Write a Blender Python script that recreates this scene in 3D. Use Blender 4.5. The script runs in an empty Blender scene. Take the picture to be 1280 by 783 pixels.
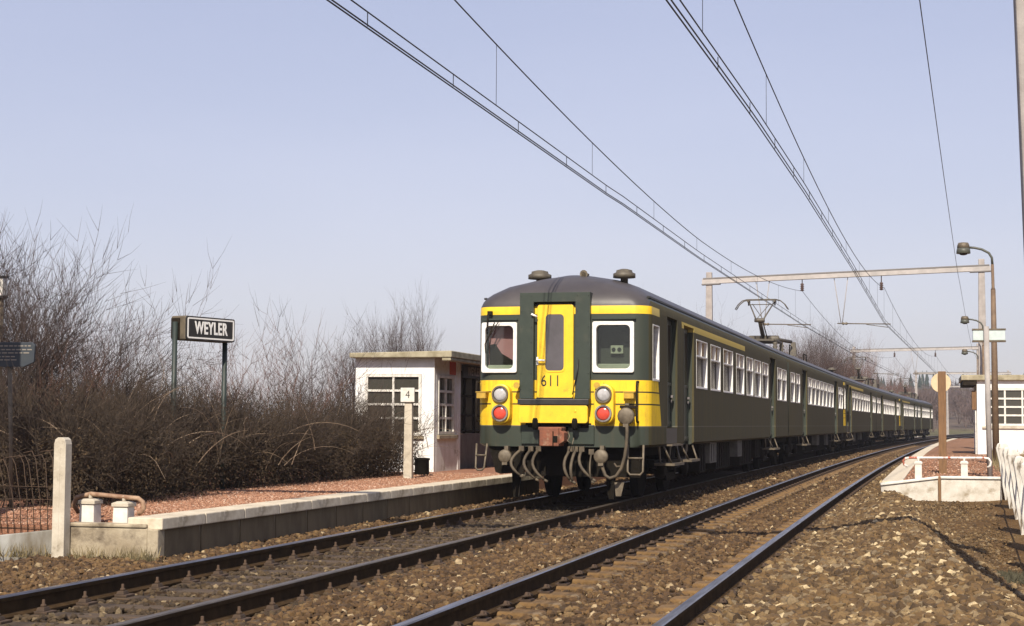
import bpy, bmesh, math, random
import numpy as np
from mathutils import Vector, Matrix

R = math.radians
scene = bpy.context.scene
COL = scene.collection
rng = random.Random(611)

# ------------------------------------------------------------------ camera, sky, sun, exposure
CAM_H = 1.2282
cam_d = bpy.data.cameras.new('camera')
cam = bpy.data.objects.new('camera', cam_d)
COL.objects.link(cam)
scene.camera = cam
cam_d.sensor_width = 36.0
cam_d.lens = 2074.5 * 36.0 / 1280.0
cam_d.clip_start = 0.1
cam_d.clip_end = 20000
YAW, PITCH, ROLL = 0.2451, 0.0659, -0.0065
fw = Vector((-math.sin(YAW) * math.cos(PITCH), math.cos(YAW) * math.cos(PITCH), math.sin(PITCH)))
rt0 = Vector((math.cos(YAW), math.sin(YAW), 0))
up0 = rt0.cross(fw)
rt = rt0 * math.cos(ROLL) - up0 * math.sin(ROLL)
up = up0 * math.cos(ROLL) + rt0 * math.sin(ROLL)
mw = Matrix((rt, up, -fw)).transposed().to_4x4()
mw.translation = (0, 0, CAM_H)
cam.matrix_world = mw

SUN_EL, SUN_AZ = R(42), R(-4.5)          # light travels towards +Y and slightly +X
world = bpy.data.worlds.new('World')
scene.world = world
world.use_nodes = True
nt = world.node_tree
bg = nt.nodes['Background']
sky = nt.nodes.new('ShaderNodeTexSky')
sky.sky_type = 'NISHITA'
sky.sun_disc = False
sky.sun_elevation = SUN_EL
sky.sun_rotation = R(180) + SUN_AZ
sky.air_density = 1.0
sky.dust_density = 0.8
sky.ozone_density = 1.0
hsv = nt.nodes.new('ShaderNodeHueSaturation')
hsv.inputs['Hue'].default_value = 0.515
hsv.inputs['Saturation'].default_value = 1.08
nt.links.new(sky.outputs[0], hsv.inputs['Color'])
tint = nt.nodes.new('ShaderNodeMix'); tint.data_type = 'RGBA'; tint.blend_type = 'MULTIPLY'
tint.inputs[0].default_value = 1.0
tint.inputs[7].default_value = (1.87, 1.78, 1.98, 1)
gam = nt.nodes.new('ShaderNodeGamma')
gam.inputs['Gamma'].default_value = 0.42
nt.links.new(hsv.outputs[0], gam.inputs['Color'])
nt.links.new(gam.outputs[0], tint.inputs[6])
wtc = nt.nodes.new('ShaderNodeTexCoord'); wmp = nt.nodes.new('ShaderNodeMapping'); wmp.inputs['Scale'].default_value = (1.2, 1.2, 4.5)
wno = nt.nodes.new('ShaderNodeTexNoise'); wno.inputs['Scale'].default_value = 1.6; wno.inputs['Detail'].default_value = 5; wno.inputs['Roughness'].default_value = .55
wrp = nt.nodes.new('ShaderNodeValToRGB'); wrp.color_ramp.elements[0].color = (.955, .965, .975, 1); wrp.color_ramp.elements[1].color = (1.045, 1.035, 1.02, 1)
wrp.color_ramp.elements[0].position = .3; wrp.color_ramp.elements[1].position = .7
wmx = nt.nodes.new('ShaderNodeMix'); wmx.data_type = 'RGBA'; wmx.blend_type = 'MULTIPLY'; wmx.inputs[0].default_value = 1.0
nt.links.new(wtc.outputs['Generated'], wmp.inputs[0]); nt.links.new(wmp.outputs[0], wno.inputs['Vector']); nt.links.new(wno.outputs['Fac'], wrp.inputs[0])
nt.links.new(tint.outputs[2], wmx.inputs[6]); nt.links.new(wrp.outputs[0], wmx.inputs[7])
nt.links.new(wmx.outputs[2], bg.inputs['Color'])
bg.inputs['Strength'].default_value = 0.136

sun_d = bpy.data.lights.new('sun', 'SUN')
sun_d.energy = 5.0
sun_d.angle = R(0.5)
sun_d.color = (1.0, 0.905, 0.765)
sun = bpy.data.objects.new('sun', sun_d)
COL.objects.link(sun)
sd = Vector((math.sin(SUN_AZ) * math.cos(SUN_EL), math.cos(SUN_AZ) * math.cos(SUN_EL), -math.sin(SUN_EL)))
sun.rotation_euler = sd.to_track_quat('-Z', 'Y').to_euler()

scene.view_settings.view_transform = 'Standard'
scene.view_settings.look = 'None'
scene.view_settings.exposure = 0.47
scene.view_settings.gamma = 1.0

# ------------------------------------------------------------------ track geometry
X1, SP, KK, Y0 = -5.5057, 3.139, 0.0004, 11.75
def path(y): return max(y - Y0, 0.0) ** 2 / 2 * KK
def c1(y): return X1 + path(y)
def c2(y): return X1 + SP + path(y)
def heading(y): return math.atan(KK * max(y - Y0, 0.0))

# ------------------------------------------------------------------ helpers
def tag(o, label=None, cat=None, group=None, kind=None):
    if label: o['label'] = label
    if cat: o['category'] = cat
    if group: o['group'] = group
    if kind: o['kind'] = kind
    return o

def thing(name, label, cat, loc=(0, 0, 0), rz=0.0, group=None):
    o = bpy.data.objects.new(name, None)
    COL.objects.link(o)
    o.location = loc
    o.rotation_euler = (0, 0, rz)
    o.empty_display_size = 0.2
    return tag(o, label, cat, group)

def copy_tree(o, parent=None):
    c = o.copy()
    COL.objects.link(c)
    c.parent = parent
    for ch in list(KIDS.get(o.name, [])):
        cc = copy_tree(ch, c)
        KIDS.setdefault(c.name, []).append(cc)
    return c
KIDS = {}

def set_parent(o, p):
    o.parent = p
    KIDS.setdefault(p.name, []).append(o)

class MB:
    def __init__(s):
        s.v, s.f, s.m, s.s = [], [], [], []
    def add(s, vs, fs, mi=0, sm=False):
        b = len(s.v)
        s.v.extend(tuple(v) for v in vs)
        for f in fs:
            s.f.append(tuple(i + b for i in f)); s.m.append(mi); s.s.append(sm)
        return s
    def box(s, x0, x1, y0, y1, z0, z1, mi=0):
        vs = [(x0, y0, z0), (x1, y0, z0), (x1, y1, z0), (x0, y1, z0), (x0, y0, z1), (x1, y0, z1), (x1, y1, z1), (x0, y1, z1)]
        return s.add(vs, [(3, 2, 1, 0), (4, 5, 6, 7), (0, 1, 5, 4), (1, 2, 6, 5), (2, 3, 7, 6), (3, 0, 4, 7)], mi)
    def tbox(s, cx, cy, z0, z1, a0, b0, a1, b1, mi=0):
        vs = [(cx - a0, cy - b0, z0), (cx + a0, cy - b0, z0), (cx + a0, cy + b0, z0), (cx - a0, cy + b0, z0),
              (cx - a1, cy - b1, z1), (cx + a1, cy - b1, z1), (cx + a1, cy + b1, z1), (cx - a1, cy + b1, z1)]
        return s.add(vs, [(3, 2, 1, 0), (4, 5, 6, 7), (0, 1, 5, 4), (1, 2, 6, 5), (2, 3, 7, 6), (3, 0, 4, 7)], mi)
    def tube(s, pts, r, n=6, mi=0, caps=True, sm=True):
        pts = [Vector(p) for p in pts]
        rs = r if isinstance(r, (list, tuple)) else [r] * len(pts)
        vs, fs = [], []
        prev = None
        for i, p in enumerate(pts):
            d = (pts[min(i + 1, len(pts) - 1)] - pts[max(i - 1, 0)])
            if d.length < 1e-9: d = Vector((0, 0, 1))
            d.normalize()
            if prev is None:
                a = d.orthogonal().normalized()
            else:
                a = (prev - d * prev.dot(d))
                a = a.normalized() if a.length > 1e-6 else d.orthogonal().normalized()
            prev = a
            b = d.cross(a)
            for k in range(n):
                t = 2 * math.pi * k / n
                vs.append(p + (a * math.cos(t) + b * math.sin(t)) * rs[i])
        for i in range(len(pts) - 1):
            for k in range(n):
                k2 = (k + 1) % n
                fs.append((i * n + k, i * n + k2, (i + 1) * n + k2, (i + 1) * n + k))
        s.add(vs, fs, mi, sm)
        if caps:
            b = len(s.v) - len(vs)
            s.f.append(tuple(b + k for k in reversed(range(n)))); s.m.append(mi); s.s.append(False)
            s.f.append(tuple(b + (len(pts) - 1) * n + k for k in range(n))); s.m.append(mi); s.s.append(False)
        return s
    def lathe(s, prof, n=16, at=(0, 0, 0), axis='z', mi=0, sm=True):
        vs, fs = [], []
        for (r, h) in prof:
            for k in range(n):
                t = 2 * math.pi * k / n
                a, b = r * math.cos(t), r * math.sin(t)
                if axis == 'z': p = (a, b, h)
                elif axis == 'y': p = (a, h, b)
                else: p = (h, a, b)
                vs.append((p[0] + at[0], p[1] + at[1], p[2] + at[2]))
        for i in range(len(prof) - 1):
            for k in range(n):
                k2 = (k + 1) % n
                fs.append((i * n + k, i * n + k2, (i + 1) * n + k2, (i + 1) * n + k))
        b = len(s.v)
        s.add(vs, fs, mi, sm)
        s.f.append(tuple(b + k for k in reversed(range(n)))); s.m.append(mi); s.s.append(False)
        s.f.append(tuple(b + (len(prof) - 1) * n + k for k in range(n))); s.m.append(mi); s.s.append(False)
        return s
    def prism(s, poly, fn, w0, w1, mi=0, sm=False):
        n = len(poly)
        vs = [fn(u, v, w0) for u, v in poly] + [fn(u, v, w1) for u, v in poly]
        fs = [tuple(reversed(range(n))), tuple(range(n, 2 * n))]
        s.add(vs, fs, mi)
        b = len(s.v) - 2 * n
        for k in range(n):
            k2 = (k + 1) % n
            s.f.append((b + k, b + k2, b + n + k2, b + n + k)); s.m.append(mi); s.s.append(sm)
        return s
    def ring(s, outer, inner, fn, w0, w1, mi=0):
        """frame between two polygons with the same count, thickness w0..w1"""
        n = len(outer)
        vs = [fn(*p, w0) for p in outer] + [fn(*p, w0) for p in inner] + [fn(*p, w1) for p in outer] + [fn(*p, w1) for p in inner]
        fs = []
        for k in range(n):
            j = (k + 1) % n
            fs += [(k, j, n + j, n + k), (2 * n + k, 3 * n + k, 3 * n + j, 2 * n + j), (k, 2 * n + k, 2 * n + j, j), (n + k, n + j, 3 * n + j, 3 * n + k)]
        return s.add(vs, fs, mi)
    def obj(s, name, mats, parent=None, bevel=0.0, loc=None, fix=True):
        me = bpy.data.meshes.new(name)
        me.from_pydata(s.v, [], s.f)
        for m in (mats if isinstance(mats, (list, tuple)) else [mats]):
            me.materials.append(m)
        me.polygons.foreach_set('material_index', s.m)
        me.polygons.foreach_set('use_smooth', s.s)
        if fix:
            bm = bmesh.new(); bm.from_mesh(me)
            bmesh.ops.recalc_face_normals(bm, faces=bm.faces)
            bm.to_mesh(me); bm.free()
        me.update()
        o = bpy.data.objects.new(name, me)
        COL.objects.link(o)
        if loc: o.location = loc
        if parent: set_parent(o, parent)
        if bevel:
            b = o.modifiers.new('bevel', 'BEVEL')
            b.width = bevel; b.segments = 2; b.limit_method = 'ANGLE'; b.angle_limit = R(40)
        return o

def rrect(x0, x1, z0, z1, r, n=4):
    pts = []
    for cx, cz, a0 in ((x1 - r, z0 + r, -90), (x1 - r, z1 - r, 0), (x0 + r, z1 - r, 90), (x0 + r, z0 + r, 180)):
        for k in range(n + 1):
            t = R(a0 + 90 * k / n)
            pts.append((cx + r * math.cos(t), cz + r * math.sin(t)))
    return pts

def mesh_np(name, V, F, mats, parent=None, mi=None, smooth=False, tint=None):
    """numpy verts (N,3) and faces (M,k)"""
    me = bpy.data.meshes.new(name)
    M, k = F.shape
    me.vertices.add(len(V)); me.vertices.foreach_set('co', V.astype(np.float32).ravel())
    me.loops.add(M * k); me.loops.foreach_set('vertex_index', F.astype(np.int32).ravel())
    me.polygons.add(M)
    me.polygons.foreach_set('loop_start', np.arange(0, M * k, k, dtype=np.int32))
    me.polygons.foreach_set('loop_total', np.full(M, k, dtype=np.int32))
    for m in (mats if isinstance(mats, (list, tuple)) else [mats]): me.materials.append(m)
    if mi is not None: me.polygons.foreach_set('material_index', mi.astype(np.int32))
    me.polygons.foreach_set('use_smooth', np.full(M, smooth))
    if tint is not None:
        a = me.attributes.new('tint', 'FLOAT', 'FACE')
        a.data.foreach_set('value', tint.astype(np.float32))
    me.update(calc_edges=True)
    o = bpy.data.objects.new(name, me)
    COL.objects.link(o)
    if parent: set_parent(o, parent)
    return o

def segs_mesh(S, n=3):
    """S: (N,8) p0 p1 r0 r1 -> verts, quads"""
    S = np.asarray(S, float)
    p0, p1, r0, r1 = S[:, 0:3], S[:, 3:6], S[:, 6], S[:, 7]
    d = p1 - p0
    L = np.linalg.norm(d, axis=1, keepdims=True); L[L == 0] = 1
    d = d / L
    ref = np.where(np.abs(d[:, 2:3]) > .9, np.array([[1., 0, 0]]), np.array([[0, 0, 1.]]))
    a = np.cross(d, ref); a /= np.linalg.norm(a, axis=1, keepdims=True)
    b = np.cross(d, a)
    N = len(S)
    V = np.zeros((N, 2 * n, 3))
    for k in range(n):
        t = 2 * math.pi * k / n
        o = a * math.cos(t) + b * math.sin(t)
        V[:, k] = p0 + o * r0[:, None]
        V[:, n + k] = p1 + o * r1[:, None]
    base = (np.arange(N) * 2 * n)[:, None]
    F = np.concatenate([base + np.array([[k, (k + 1) % n, n + (k + 1) % n, n + k]]) for k in range(n)], 0)
    return V.reshape(-1, 3), F

# ------------------------------------------------------------------ materials
class N:
    """tiny node-graph helper"""
    def __init__(s, m): s.t = m.node_tree
    def new(s, typ, **kw):
        n = s.t.nodes.new(typ)
        for k, v in kw.items(): setattr(n, k, v)
        return n
    def put(s, sock, v):
        if isinstance(v, bpy.types.NodeSocket): s.t.links.new(v, sock)
        elif v is not None:
            sock.default_value = v
    def math(s, op, a, b=None, clamp=False):
        n = s.new('ShaderNodeMath', operation=op); n.use_clamp = clamp
        s.put(n.inputs[0], a)
        if b is not None: s.put(n.inputs[1], b)
        return n.outputs[0]
    def mix(s, f, a, b):
        n = s.new('ShaderNodeMix', data_type='RGBA')
        s.put(n.inputs[0], f); s.put(n.inputs[6], a); s.put(n.inputs[7], b)
        return n.outputs[2]
    def noise(s, co, scale, detail=5, rough=.6):
        n = s.new('ShaderNodeTexNoise')
        n.inputs['Scale'].default_value = scale; n.inputs['Detail'].default_value = detail; n.inputs['Roughness'].default_value = rough
        s.t.links.new(co, n.inputs['Vector'])
        return n.outputs['Fac']
    def ramp(s, f, stops):
        n = s.new('ShaderNodeValToRGB')
        e = n.color_ramp.elements
        while len(e) < len(stops): e.new(0.5)
        for i, (p, c) in enumerate(stops):
            e[i].position = p; e[i].color = c if len(c) == 4 else (*c, 1)
        s.t.links.new(f, n.inputs[0])
        return n.outputs[0]
    def coord(s, kind='Object', scale=None):
        t = s.new('ShaderNodeTexCoord').outputs[kind]
        if scale:
            m = s.new('ShaderNodeMapping'); m.inputs['Scale'].default_value = scale
            s.t.links.new(t, m.inputs['Vector']); t = m.outputs[0]
        return t
    def bump(s, h, strength, dist=.02):
        n = s.new('ShaderNodeBump'); n.inputs['Strength'].default_value = strength; n.inputs['Distance'].default_value = dist
        s.t.links.new(h, n.inputs['Height'])
        return n.outputs[0]

def c4(c): return (c[0], c[1], c[2], 1.0)
def base_mat(name):
    m = bpy.data.materials.new(name); m.use_nodes = True
    return m, N(m), m.node_tree.nodes['Principled BSDF']

def mat(name, c, c2=None, scale=6, rough=.7, metal=0.0, bump=0.0, bscale=30, spread=(.35, .65), stretch=None, spec=.5, c3=None, scale3=1.5, thr3=(.55, .7)):
    m, g, p = base_mat(name)
    co = g.coord('Object', stretch)
    col = c4(c)
    if c2 is not None:
        f = g.noise(co, scale)
        f = g.ramp(f, [(spread[0], (0, 0, 0)), (spread[1], (1, 1, 1))])
        col = g.mix(f, c4(c), c4(c2))
    if c3 is not None:
        f = g.ramp(g.noise(co, scale3, 8, .65), [(thr3[0], (0, 0, 0)), (thr3[1], (1, 1, 1))])
        col = g.mix(f, col, c4(c3))
    g.put(p.inputs['Base Color'], col)
    p.inputs['Roughness'].default_value = rough
    p.inputs['Metallic'].default_value = metal
    p.inputs['Specular IOR Level'].default_value = spec
    if bump:
        g.put(p.inputs['Normal'], g.bump(g.noise(co, bscale, 6, .7), bump))
    return m

m_white_wall = mat('whitewashed_render', (.80, .80, .79), (.66, .65, .62), 3, .9, bump=.25, bscale=40, c3=(.30, .26, .20), scale3=2.2, thr3=(.60, .72))
m_white_paint = mat('white_paint', (.70, .68, .63), (.54, .51, .45), 9, .6, c3=(.35, .31, .25), scale3=5, thr3=(.64, .74))
m_frame_white = mat('window_frame_white', (.80, .79, .77), (.66, .64, .60), 14, .45)
m_conc = mat('weathered_concrete', (.42, .36, .26), (.26, .21, .14), 3.5, .95, bump=.4, bscale=35, c3=(.10, .075, .05), scale3=2.6, thr3=(.52, .68))
m_conc_pale = mat('pale_concrete', (.55, .50, .41), (.40, .35, .27), 5, .92, bump=.35, bscale=50, c3=(.17, .14, .10), scale3=3.5, thr3=(.58, .70))
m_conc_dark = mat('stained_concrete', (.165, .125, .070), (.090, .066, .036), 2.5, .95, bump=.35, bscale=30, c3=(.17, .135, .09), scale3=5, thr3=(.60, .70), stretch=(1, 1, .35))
m_plinth = mat('lichen_concrete', (.33, .33, .31), (.14, .12, .09), 4, .95, bump=.4, bscale=40, stretch=(1, 1, .3))
m_roofslab = mat('roof_slab', (.38, .34, .24), (.22, .19, .12), 5, .95, bump=.3, bscale=30)
m_red = mat('red_cinder', (.33, .150, .086), (.235, .105, .058), 28, .97, bump=1.0, bscale=110, c3=(.43, .225, .14), scale3=60, thr3=(.52, .64))
m_red_far = mat('brown_cinder', (.30, .150, .078), (.195, .095, .048), 12, .97, bump=1.0, bscale=90, c3=(.16, .085, .045), scale3=.9, thr3=(.48, .66))
m_coping = mat('coping_stone', (.62, .55, .43), (.46, .39, .28), 8, .9, bump=.25, bscale=60, c3=(.25, .2, .14), scale3=3, thr3=(.6, .72))
m_rail_side = mat('rusty_rail', (.060, .036, .017), (.034, .021, .010), 9, .95, bump=.2, bscale=60, spec=.08)
m_rail_top = mat('polished_rail', (.40, .385, .40), (.17, .14, .12), 9, .33, metal=1.0, stretch=(3, .15, 3))
m_rail_dull = mat('dull_rail_head', (.20, .16, .12), (.10, .075, .05), 25, .42, metal=.7, stretch=(3, .15, 3))
m_wood_sl = mat('creosoted_wood', (.085, .056, .033), (.05, .033, .02), 12, .95, bump=.5, bscale=50, stretch=(.2, 3, 1), c3=(.16, .09, .04), scale3=3)
m_conc_sl = mat('rust_stained_concrete', (.185, .108, .040), (.115, .064, .023), 9, .95, bump=.5, bscale=50, c3=(.26, .19, .11), scale3=4, thr3=(.58, .72))
m_iron = mat('brown_iron', (.075, .043, .024), (.045, .028, .017), 14, .85, bump=.3, bscale=80)
m_dark = mat('grimy_black', (.008, .007, .005), (.014, .011, .008), 6, .9, bump=.2, bscale=40, spec=.1)
m_under = mat('brake_dust_brown', (.024, .018, .012), (.013, .010, .007), 5, .9, bump=.2, bscale=40, spec=.15)
m_dirty_metal = mat('dirty_metal', (.155, .125, .085), (.085, .066, .044), 12, .6, metal=.2)
m_rust = mat('rust_red', (.24, .085, .045), (.15, .055, .032), 12, .9, bump=.3, bscale=60, c3=(.3, .2, .13), scale3=7)
m_hose = mat('grey_rubber_hose', (.105, .080, .050), (.055, .042, .027), 10, .75)
m_green = mat('dark_green_paint', (.033, .044, .033), (.026, .036, .027), 6, .42, c3=(.05, .055, .04), scale3=4)
m_post_green = mat('green_post_paint', (.020, .032, .027), (.014, .022, .018), 12, .55, c3=(.08, .07, .05), scale3=6, thr3=(.6, .7))
m_yellow = mat('yellow_paint', (.80, .53, .022), (.72, .46, .022), 7, .45, c3=(.45, .27, .03), scale3=5, thr3=(.60, .75))
m_roof = mat('roof_grey', (.075, .068, .07), (.055, .05, .052), 4, .5, bump=.08, bscale=15)
m_vent = mat('vent_bronze', (.10, .085, .06), (.06, .05, .038), 12, .6)
m_black = mat('black_paint', (.014, .013, .013), (.022, .020, .018), 12, .5)
m_sign_side = mat('aged_enamel_side', (.125, .10, .066), (.075, .06, .04), 8, .7)
m_letters = mat('white_lettering', (.80, .79, .76), None, rough=.5)
m_glass = mat('dark_glass', (.024, .018, .012), (.046, .035, .024), 2, .22, spec=.05)
m_tan = mat('tan_blind', (.36, .235, .11), (.27, .18, .09), 4, .5, spec=.08)
m_curtain = mat('grey_curtain', (.24, .215, .21), (.07, .06, .055), 9, .8, stretch=(1, 6, .3))
m_mast = mat('mast_concrete', (.36, .33, .31), (.27, .245, .23), 4, .9, bump=.2, bscale=40)
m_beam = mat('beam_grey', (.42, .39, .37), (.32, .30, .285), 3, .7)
m_beam_dark = mat('beam_dark_paint', (.17, .16, .155), None, rough=.7)  # darker grey of the beam flanges
m_wire = mat('copper_wire', (.028, .024, .022), None, rough=.6)
m_ins = mat('brown_insulator', (.06, .03, .02), None, rough=.3)
m_lamp_pole = mat('brown_lamp_pole', (.16, .105, .062), (.11, .07, .042), 8, .7)
m_lamp_head = mat('lamp_hood', (.05, .055, .04), (.07, .07, .055), 10, .5)
m_disc = mat('cream_disc', (.64, .50, .32), (.55, .42, .26), 10, .7)
m_brown_post = mat('brown_wood_post', (.20, .11, .05), (.13, .07, .033), 10, .85, stretch=(4, 4, .4))
m_twig = mat('winter_twig', (.072, .048, .040), (.042, .029, .025), 3, .9)
m_twig_dark = mat('dark_hedge_twig', (.058, .039, .024), (.030, .021, .014), 4, .95, c3=(.17, .125, .08), scale3=6, thr3=(.66, .72))
m_drytwig = mat('straw_stem', (.27, .20, .135), (.17, .115, .075), 4, .9)
m_twig_red = mat('reddish_twig', (.145, .066, .042), (.085, .044, .032), 3, .9)
m_leaf = mat('dead_leaf', (.060, .038, .018), (.032, .021, .011), 5, .95, c3=(.20, .13, .07), scale3=9, thr3=(.62, .72))
m_bark = mat('grey_bark', (.13, .10, .08), (.085, .065, .052), 4, .95)
m_blue_sign = mat('dark_blue_enamel', (.022, .030, .042), (.030, .038, .045), 8, .6)
m_pale_line = mat('worn_print', (.22, .20, .17), None, rough=.8)
m_red_poster = mat('red_poster', (.55, .10, .05), (.48, .09, .05), 8, .7)
m_drygrass = mat('straw_grass', (.22, .17, .085), (.12, .10, .05), 6, .95)

def attr_mat(name, stops, rough=.95, bump=.3):
    m, g, p = base_mat(name)
    a = g.new('ShaderNodeAttribute', attribute_name='tint')
    col = g.ramp(a.outputs['Fac'], stops)
    co = g.coord('Object')
    f = g.noise(co, 35, 4)
    dark = g.mix(.45, col, (.03, .02, .012, 1))
    col = g.mix(g.ramp(f, [(.35, (0, 0, 0)), (.6, (1, 1, 1))]), dark, col)
    g.put(p.inputs['Base Color'], col)
    p.inputs['Roughness'].default_value = rough
    return m
m_stone = attr_mat('ballast_stone', [(0, (0.052, 0.030, 0.0113)), (.35, (0.104, 0.060, 0.0218)), (.60, (0.146, 0.086, 0.0319)), (.76, (0.174, 0.113, 0.0479)), (.86, (0.165, 0.122, 0.0714)), (.94, (0.245, 0.167, 0.0773)), (.975, (0.340, 0.247, 0.1260)), (1, (0.520, 0.407, 0.2352))])
m_stone_rusty = attr_mat('rusty_ballast_stone', [(0, (0.045, 0.024, 0.0088)), (.45, (0.096, 0.051, 0.0176)), (.8, (0.132, 0.075, 0.0269)), (.95, (0.175, 0.113, 0.0487)), (1, (0.420, 0.320, 0.1848))])
m_stone_oily = attr_mat('oily_ballast_stone', [(0, (0.028, 0.017, 0.0076)), (.5, (0.060, 0.038, 0.0168)), (.9, (0.095, 0.064, 0.0311)), (1, (0.220, 0.165, 0.0924))])

def ground_mat(name, cols, s1, s2, bump=.6, bs=60):
    m, g, p = base_mat(name)
    co = g.coord('Object')
    f = g.noise(co, s1, 8, .65)
    col = g.ramp(f, [(.30, cols[0]), (.48, cols[1]), (.62, cols[2]), (.75, cols[3])])
    f2 = g.ramp(g.noise(co, s2, 6, .7), [(.35, (.45, .45, .45)), (.65, (1, 1, 1))])
    mm = g.new('ShaderNodeMix', data_type='RGBA', blend_type='MULTIPLY'); mm.inputs[0].default_value = .8
    g.put(mm.inputs[6], col); g.put(mm.inputs[7], f2)
    g.put(p.inputs['Base Color'], mm.outputs[2])
    p.inputs['Roughness'].default_value = .98
    p.inputs['Specular IOR Level'].default_value = .2
    g.put(p.inputs['Normal'], g.bump(g.noise(co, bs, 5, .7), bump, .03))
    return m
m_soil = ground_mat('brown_soil', [(.085, .046, .016), (.135, .075, .027), (.175, .104, .042), (.145, .105, .036)], 1.2, 25)
m_ballast_bed = ground_mat('ballast_bed', [(.045, .024, .009), (.075, .041, .016), (.10, .058, .024), (.12, .078, .036)], 2.0, 45, .9, 40)  # bed colour darkened to read as deep shadow in gaps between stones
m_field = ground_mat('winter_field', [(.10, .085, .04), (.13, .12, .055), (.16, .13, .07), (.12, .10, .05)], .05, 3)
m_hill = ground_mat('winter_hillside', [(.085, .062, .05), (.12, .088, .066), (.15, .115, .08), (.10, .085, .05)], .03, .4)

# ------------------------------------------------------------------ ground
def hill_h(x, y):
    def ss(t):
        t = np.clip(t, 0, 1); return t * t * (3 - 2 * t)
    return (8.0 * ss((y - 250) / 330) + 16 * ss((y - 640) / 900)) * ss((x + 90 + .02 * y) / 75) + 9.0 * ss((x - 9 - .03 * np.clip(y - 120, 0, 400)) / 30) * ss((y - 55) / 50) * (1 - ss((y - 320) / 150))  # last term: unseen right-hand bank, added so the carriage windows reflect dark

xs = np.unique(np.concatenate([np.linspace(-4000, -200, 14), np.linspace(-200, -30, 26), np.linspace(-30, -12, 13), np.linspace(-12, 12, 49), np.linspace(12, 60, 25), np.linspace(60, 400, 35), np.linspace(400, 4000, 14)]))
ys = np.unique(np.concatenate([np.linspace(-500, 0, 8), np.linspace(0, 60, 61), np.linspace(60, 240, 46), np.linspace(240, 700, 47), np.linspace(700, 6000, 24)]))
GX, GY = np.meshgrid(xs, ys)
grs = np.random.RandomState(4)
GZ = hill_h(GX, GY) - .42
GZ += np.where((GX < 30) & (GX > -30), grs.normal(0, .012, GX.shape), 0)
# the bank behind the picket fence rises towards the right platform
GZ += .36 * np.clip((GX - 1.25) / .5, 0, 1) * np.clip((60 - GY) / 10, 0, 1) * np.clip((GY - 14) / 12, 0, 1)
GZ += .30 * np.clip((GY - 20) / 9, 0, 1) * 1.25 * np.clip((GX + 2) / 1.5, 0, 1) * np.clip((60 - GY) / 10, 0, 1) * np.clip((2 - GX) / .7, 0, 1)
V = np.stack([GX, GY, GZ], -1).reshape(-1, 3)
ny, nx = GX.shape
I = np.arange(ny * nx).reshape(ny, nx)
F = np.stack([I[:-1, :-1], I[:-1, 1:], I[1:, 1:], I[1:, :-1]], -1).reshape(-1, 4)
cxm = V[F].mean(1)
mi = np.zeros(len(F)); mi[(np.abs(cxm[:, 0]) > 20) | (cxm[:, 1] > 130)] = 1; mi[(cxm[:, 2] > .6) & (cxm[:, 1] > 200)] = 2
tag(mesh_np('ground', V, F, [m_soil, m_field, m_hill], mi=mi, smooth=True), kind='structure')

# ballast bed, swept along the two tracks; its right side is heaped into a ridge near the camera
def ridge(y):
    """x of the ballast ridge crest and its height"""
    pts = [(0, 1.35, -.10), (12, .62, -.09), (17, .02, -.02), (21, -.22, .02), (24.5, -.36, .05), (27.6, -.50, .10), (29, -.62, .06), (29.2, -1.0, -.10), (31, -1.05, -.14), (400, -1.05, -.14)]
    for (a, b) in zip(pts[:-1], pts[1:]):
        if a[0] <= y <= b[0]:
            t = (y - a[0]) / (b[0] - a[0])
            return a[1] + (b[1] - a[1]) * t, a[2] + (b[2] - a[2]) * t
    return pts[-1][1], pts[-1][2]

def ballast_z(x, y):
    """height of ballast surface, None outside"""
    a, b = c1(y), c2(y)
    rx, rz = ridge(y)
    if y > 29: rx = c2(y) + 1.28; rz = -.16
    o1, o2 = x - a, x - b
    if o1 < -2.9: return None
    if o1 < -1.0:
        return -.175 + (.05 if o1 > -1.75 else .05) * min(1, (-1.0 - o1) / .5)
    if o1 <= .75: return -.175
    if o2 <= -.75:
        if o2 > -1.2: return -.19
        return -.165 + .012 * math.sin(x * 9 + y * 3)
    if o2 <= .85: return -.198 if abs(o2) < .72 else -.172
    xr0 = b + .85
    if x <= rx:
        t = (x - xr0) / max(rx - xr0, .05)
        return -.16 + (rz + .16) * (t * t * (3 - 2 * t))
    d = x - rx
    if d < .55: return rz - .34 * (d / .55) ** 1.3
    if d < .8: return rz - .34 - .2 * (d - .55)
    return None

offs = None
rows = []
ysb = np.unique(np.concatenate([np.arange(4, 34, .2), np.arange(34, 110, 1.0), np.arange(110, 330, 4)]))
bv, bf = [], []
nrs = np.random.RandomState(9)
ncol = 0
for i, y in enumerate(ysb):
    a, b = c1(y), c2(y)
    rx, rz = ridge(y)
    if y > 29: rx = b + 1.28
    cols = [a - 2.95, a - 2.6, a - 2.2, a - 1.8, a - 1.5, a - 1.25, a - 1.0, a - .9, a - .5, a, a + .5, a + .9, a + 1.1, a + 1.35, a + 1.6, a + 1.88, b - 1.22, b - 1.17, b - .78, b - .7, b - .35, b, b + .4, b + .70, b + .73, b + .85]
    x0 = b + .85
    cols += [x0 + (rx - x0) * t for t in (.12, .25, .4, .55, .7, .85, 1)]
    cols += [rx + d for d in (.1, .2, .3, .4, .5, .62, .78)]
    ncol = len(cols)
    for j, x in enumerate(cols):
        z = ballast_z(x, y)
        if z is None: z = -.45
        if j == ncol - 1: z -= .25
        if j == 0: z -= .3
        bv.append((x, y, z + (nrs.normal(0, .012) if y < 34 else 0)))
BV = np.array(bv)
I = np.arange(len(ysb) * ncol).reshape(len(ysb), ncol)
F = np.stack([I[:-1, :-1], I[:-1, 1:], I[1:, 1:], I[1:, :-1]], -1).reshape(-1, 4)
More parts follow.
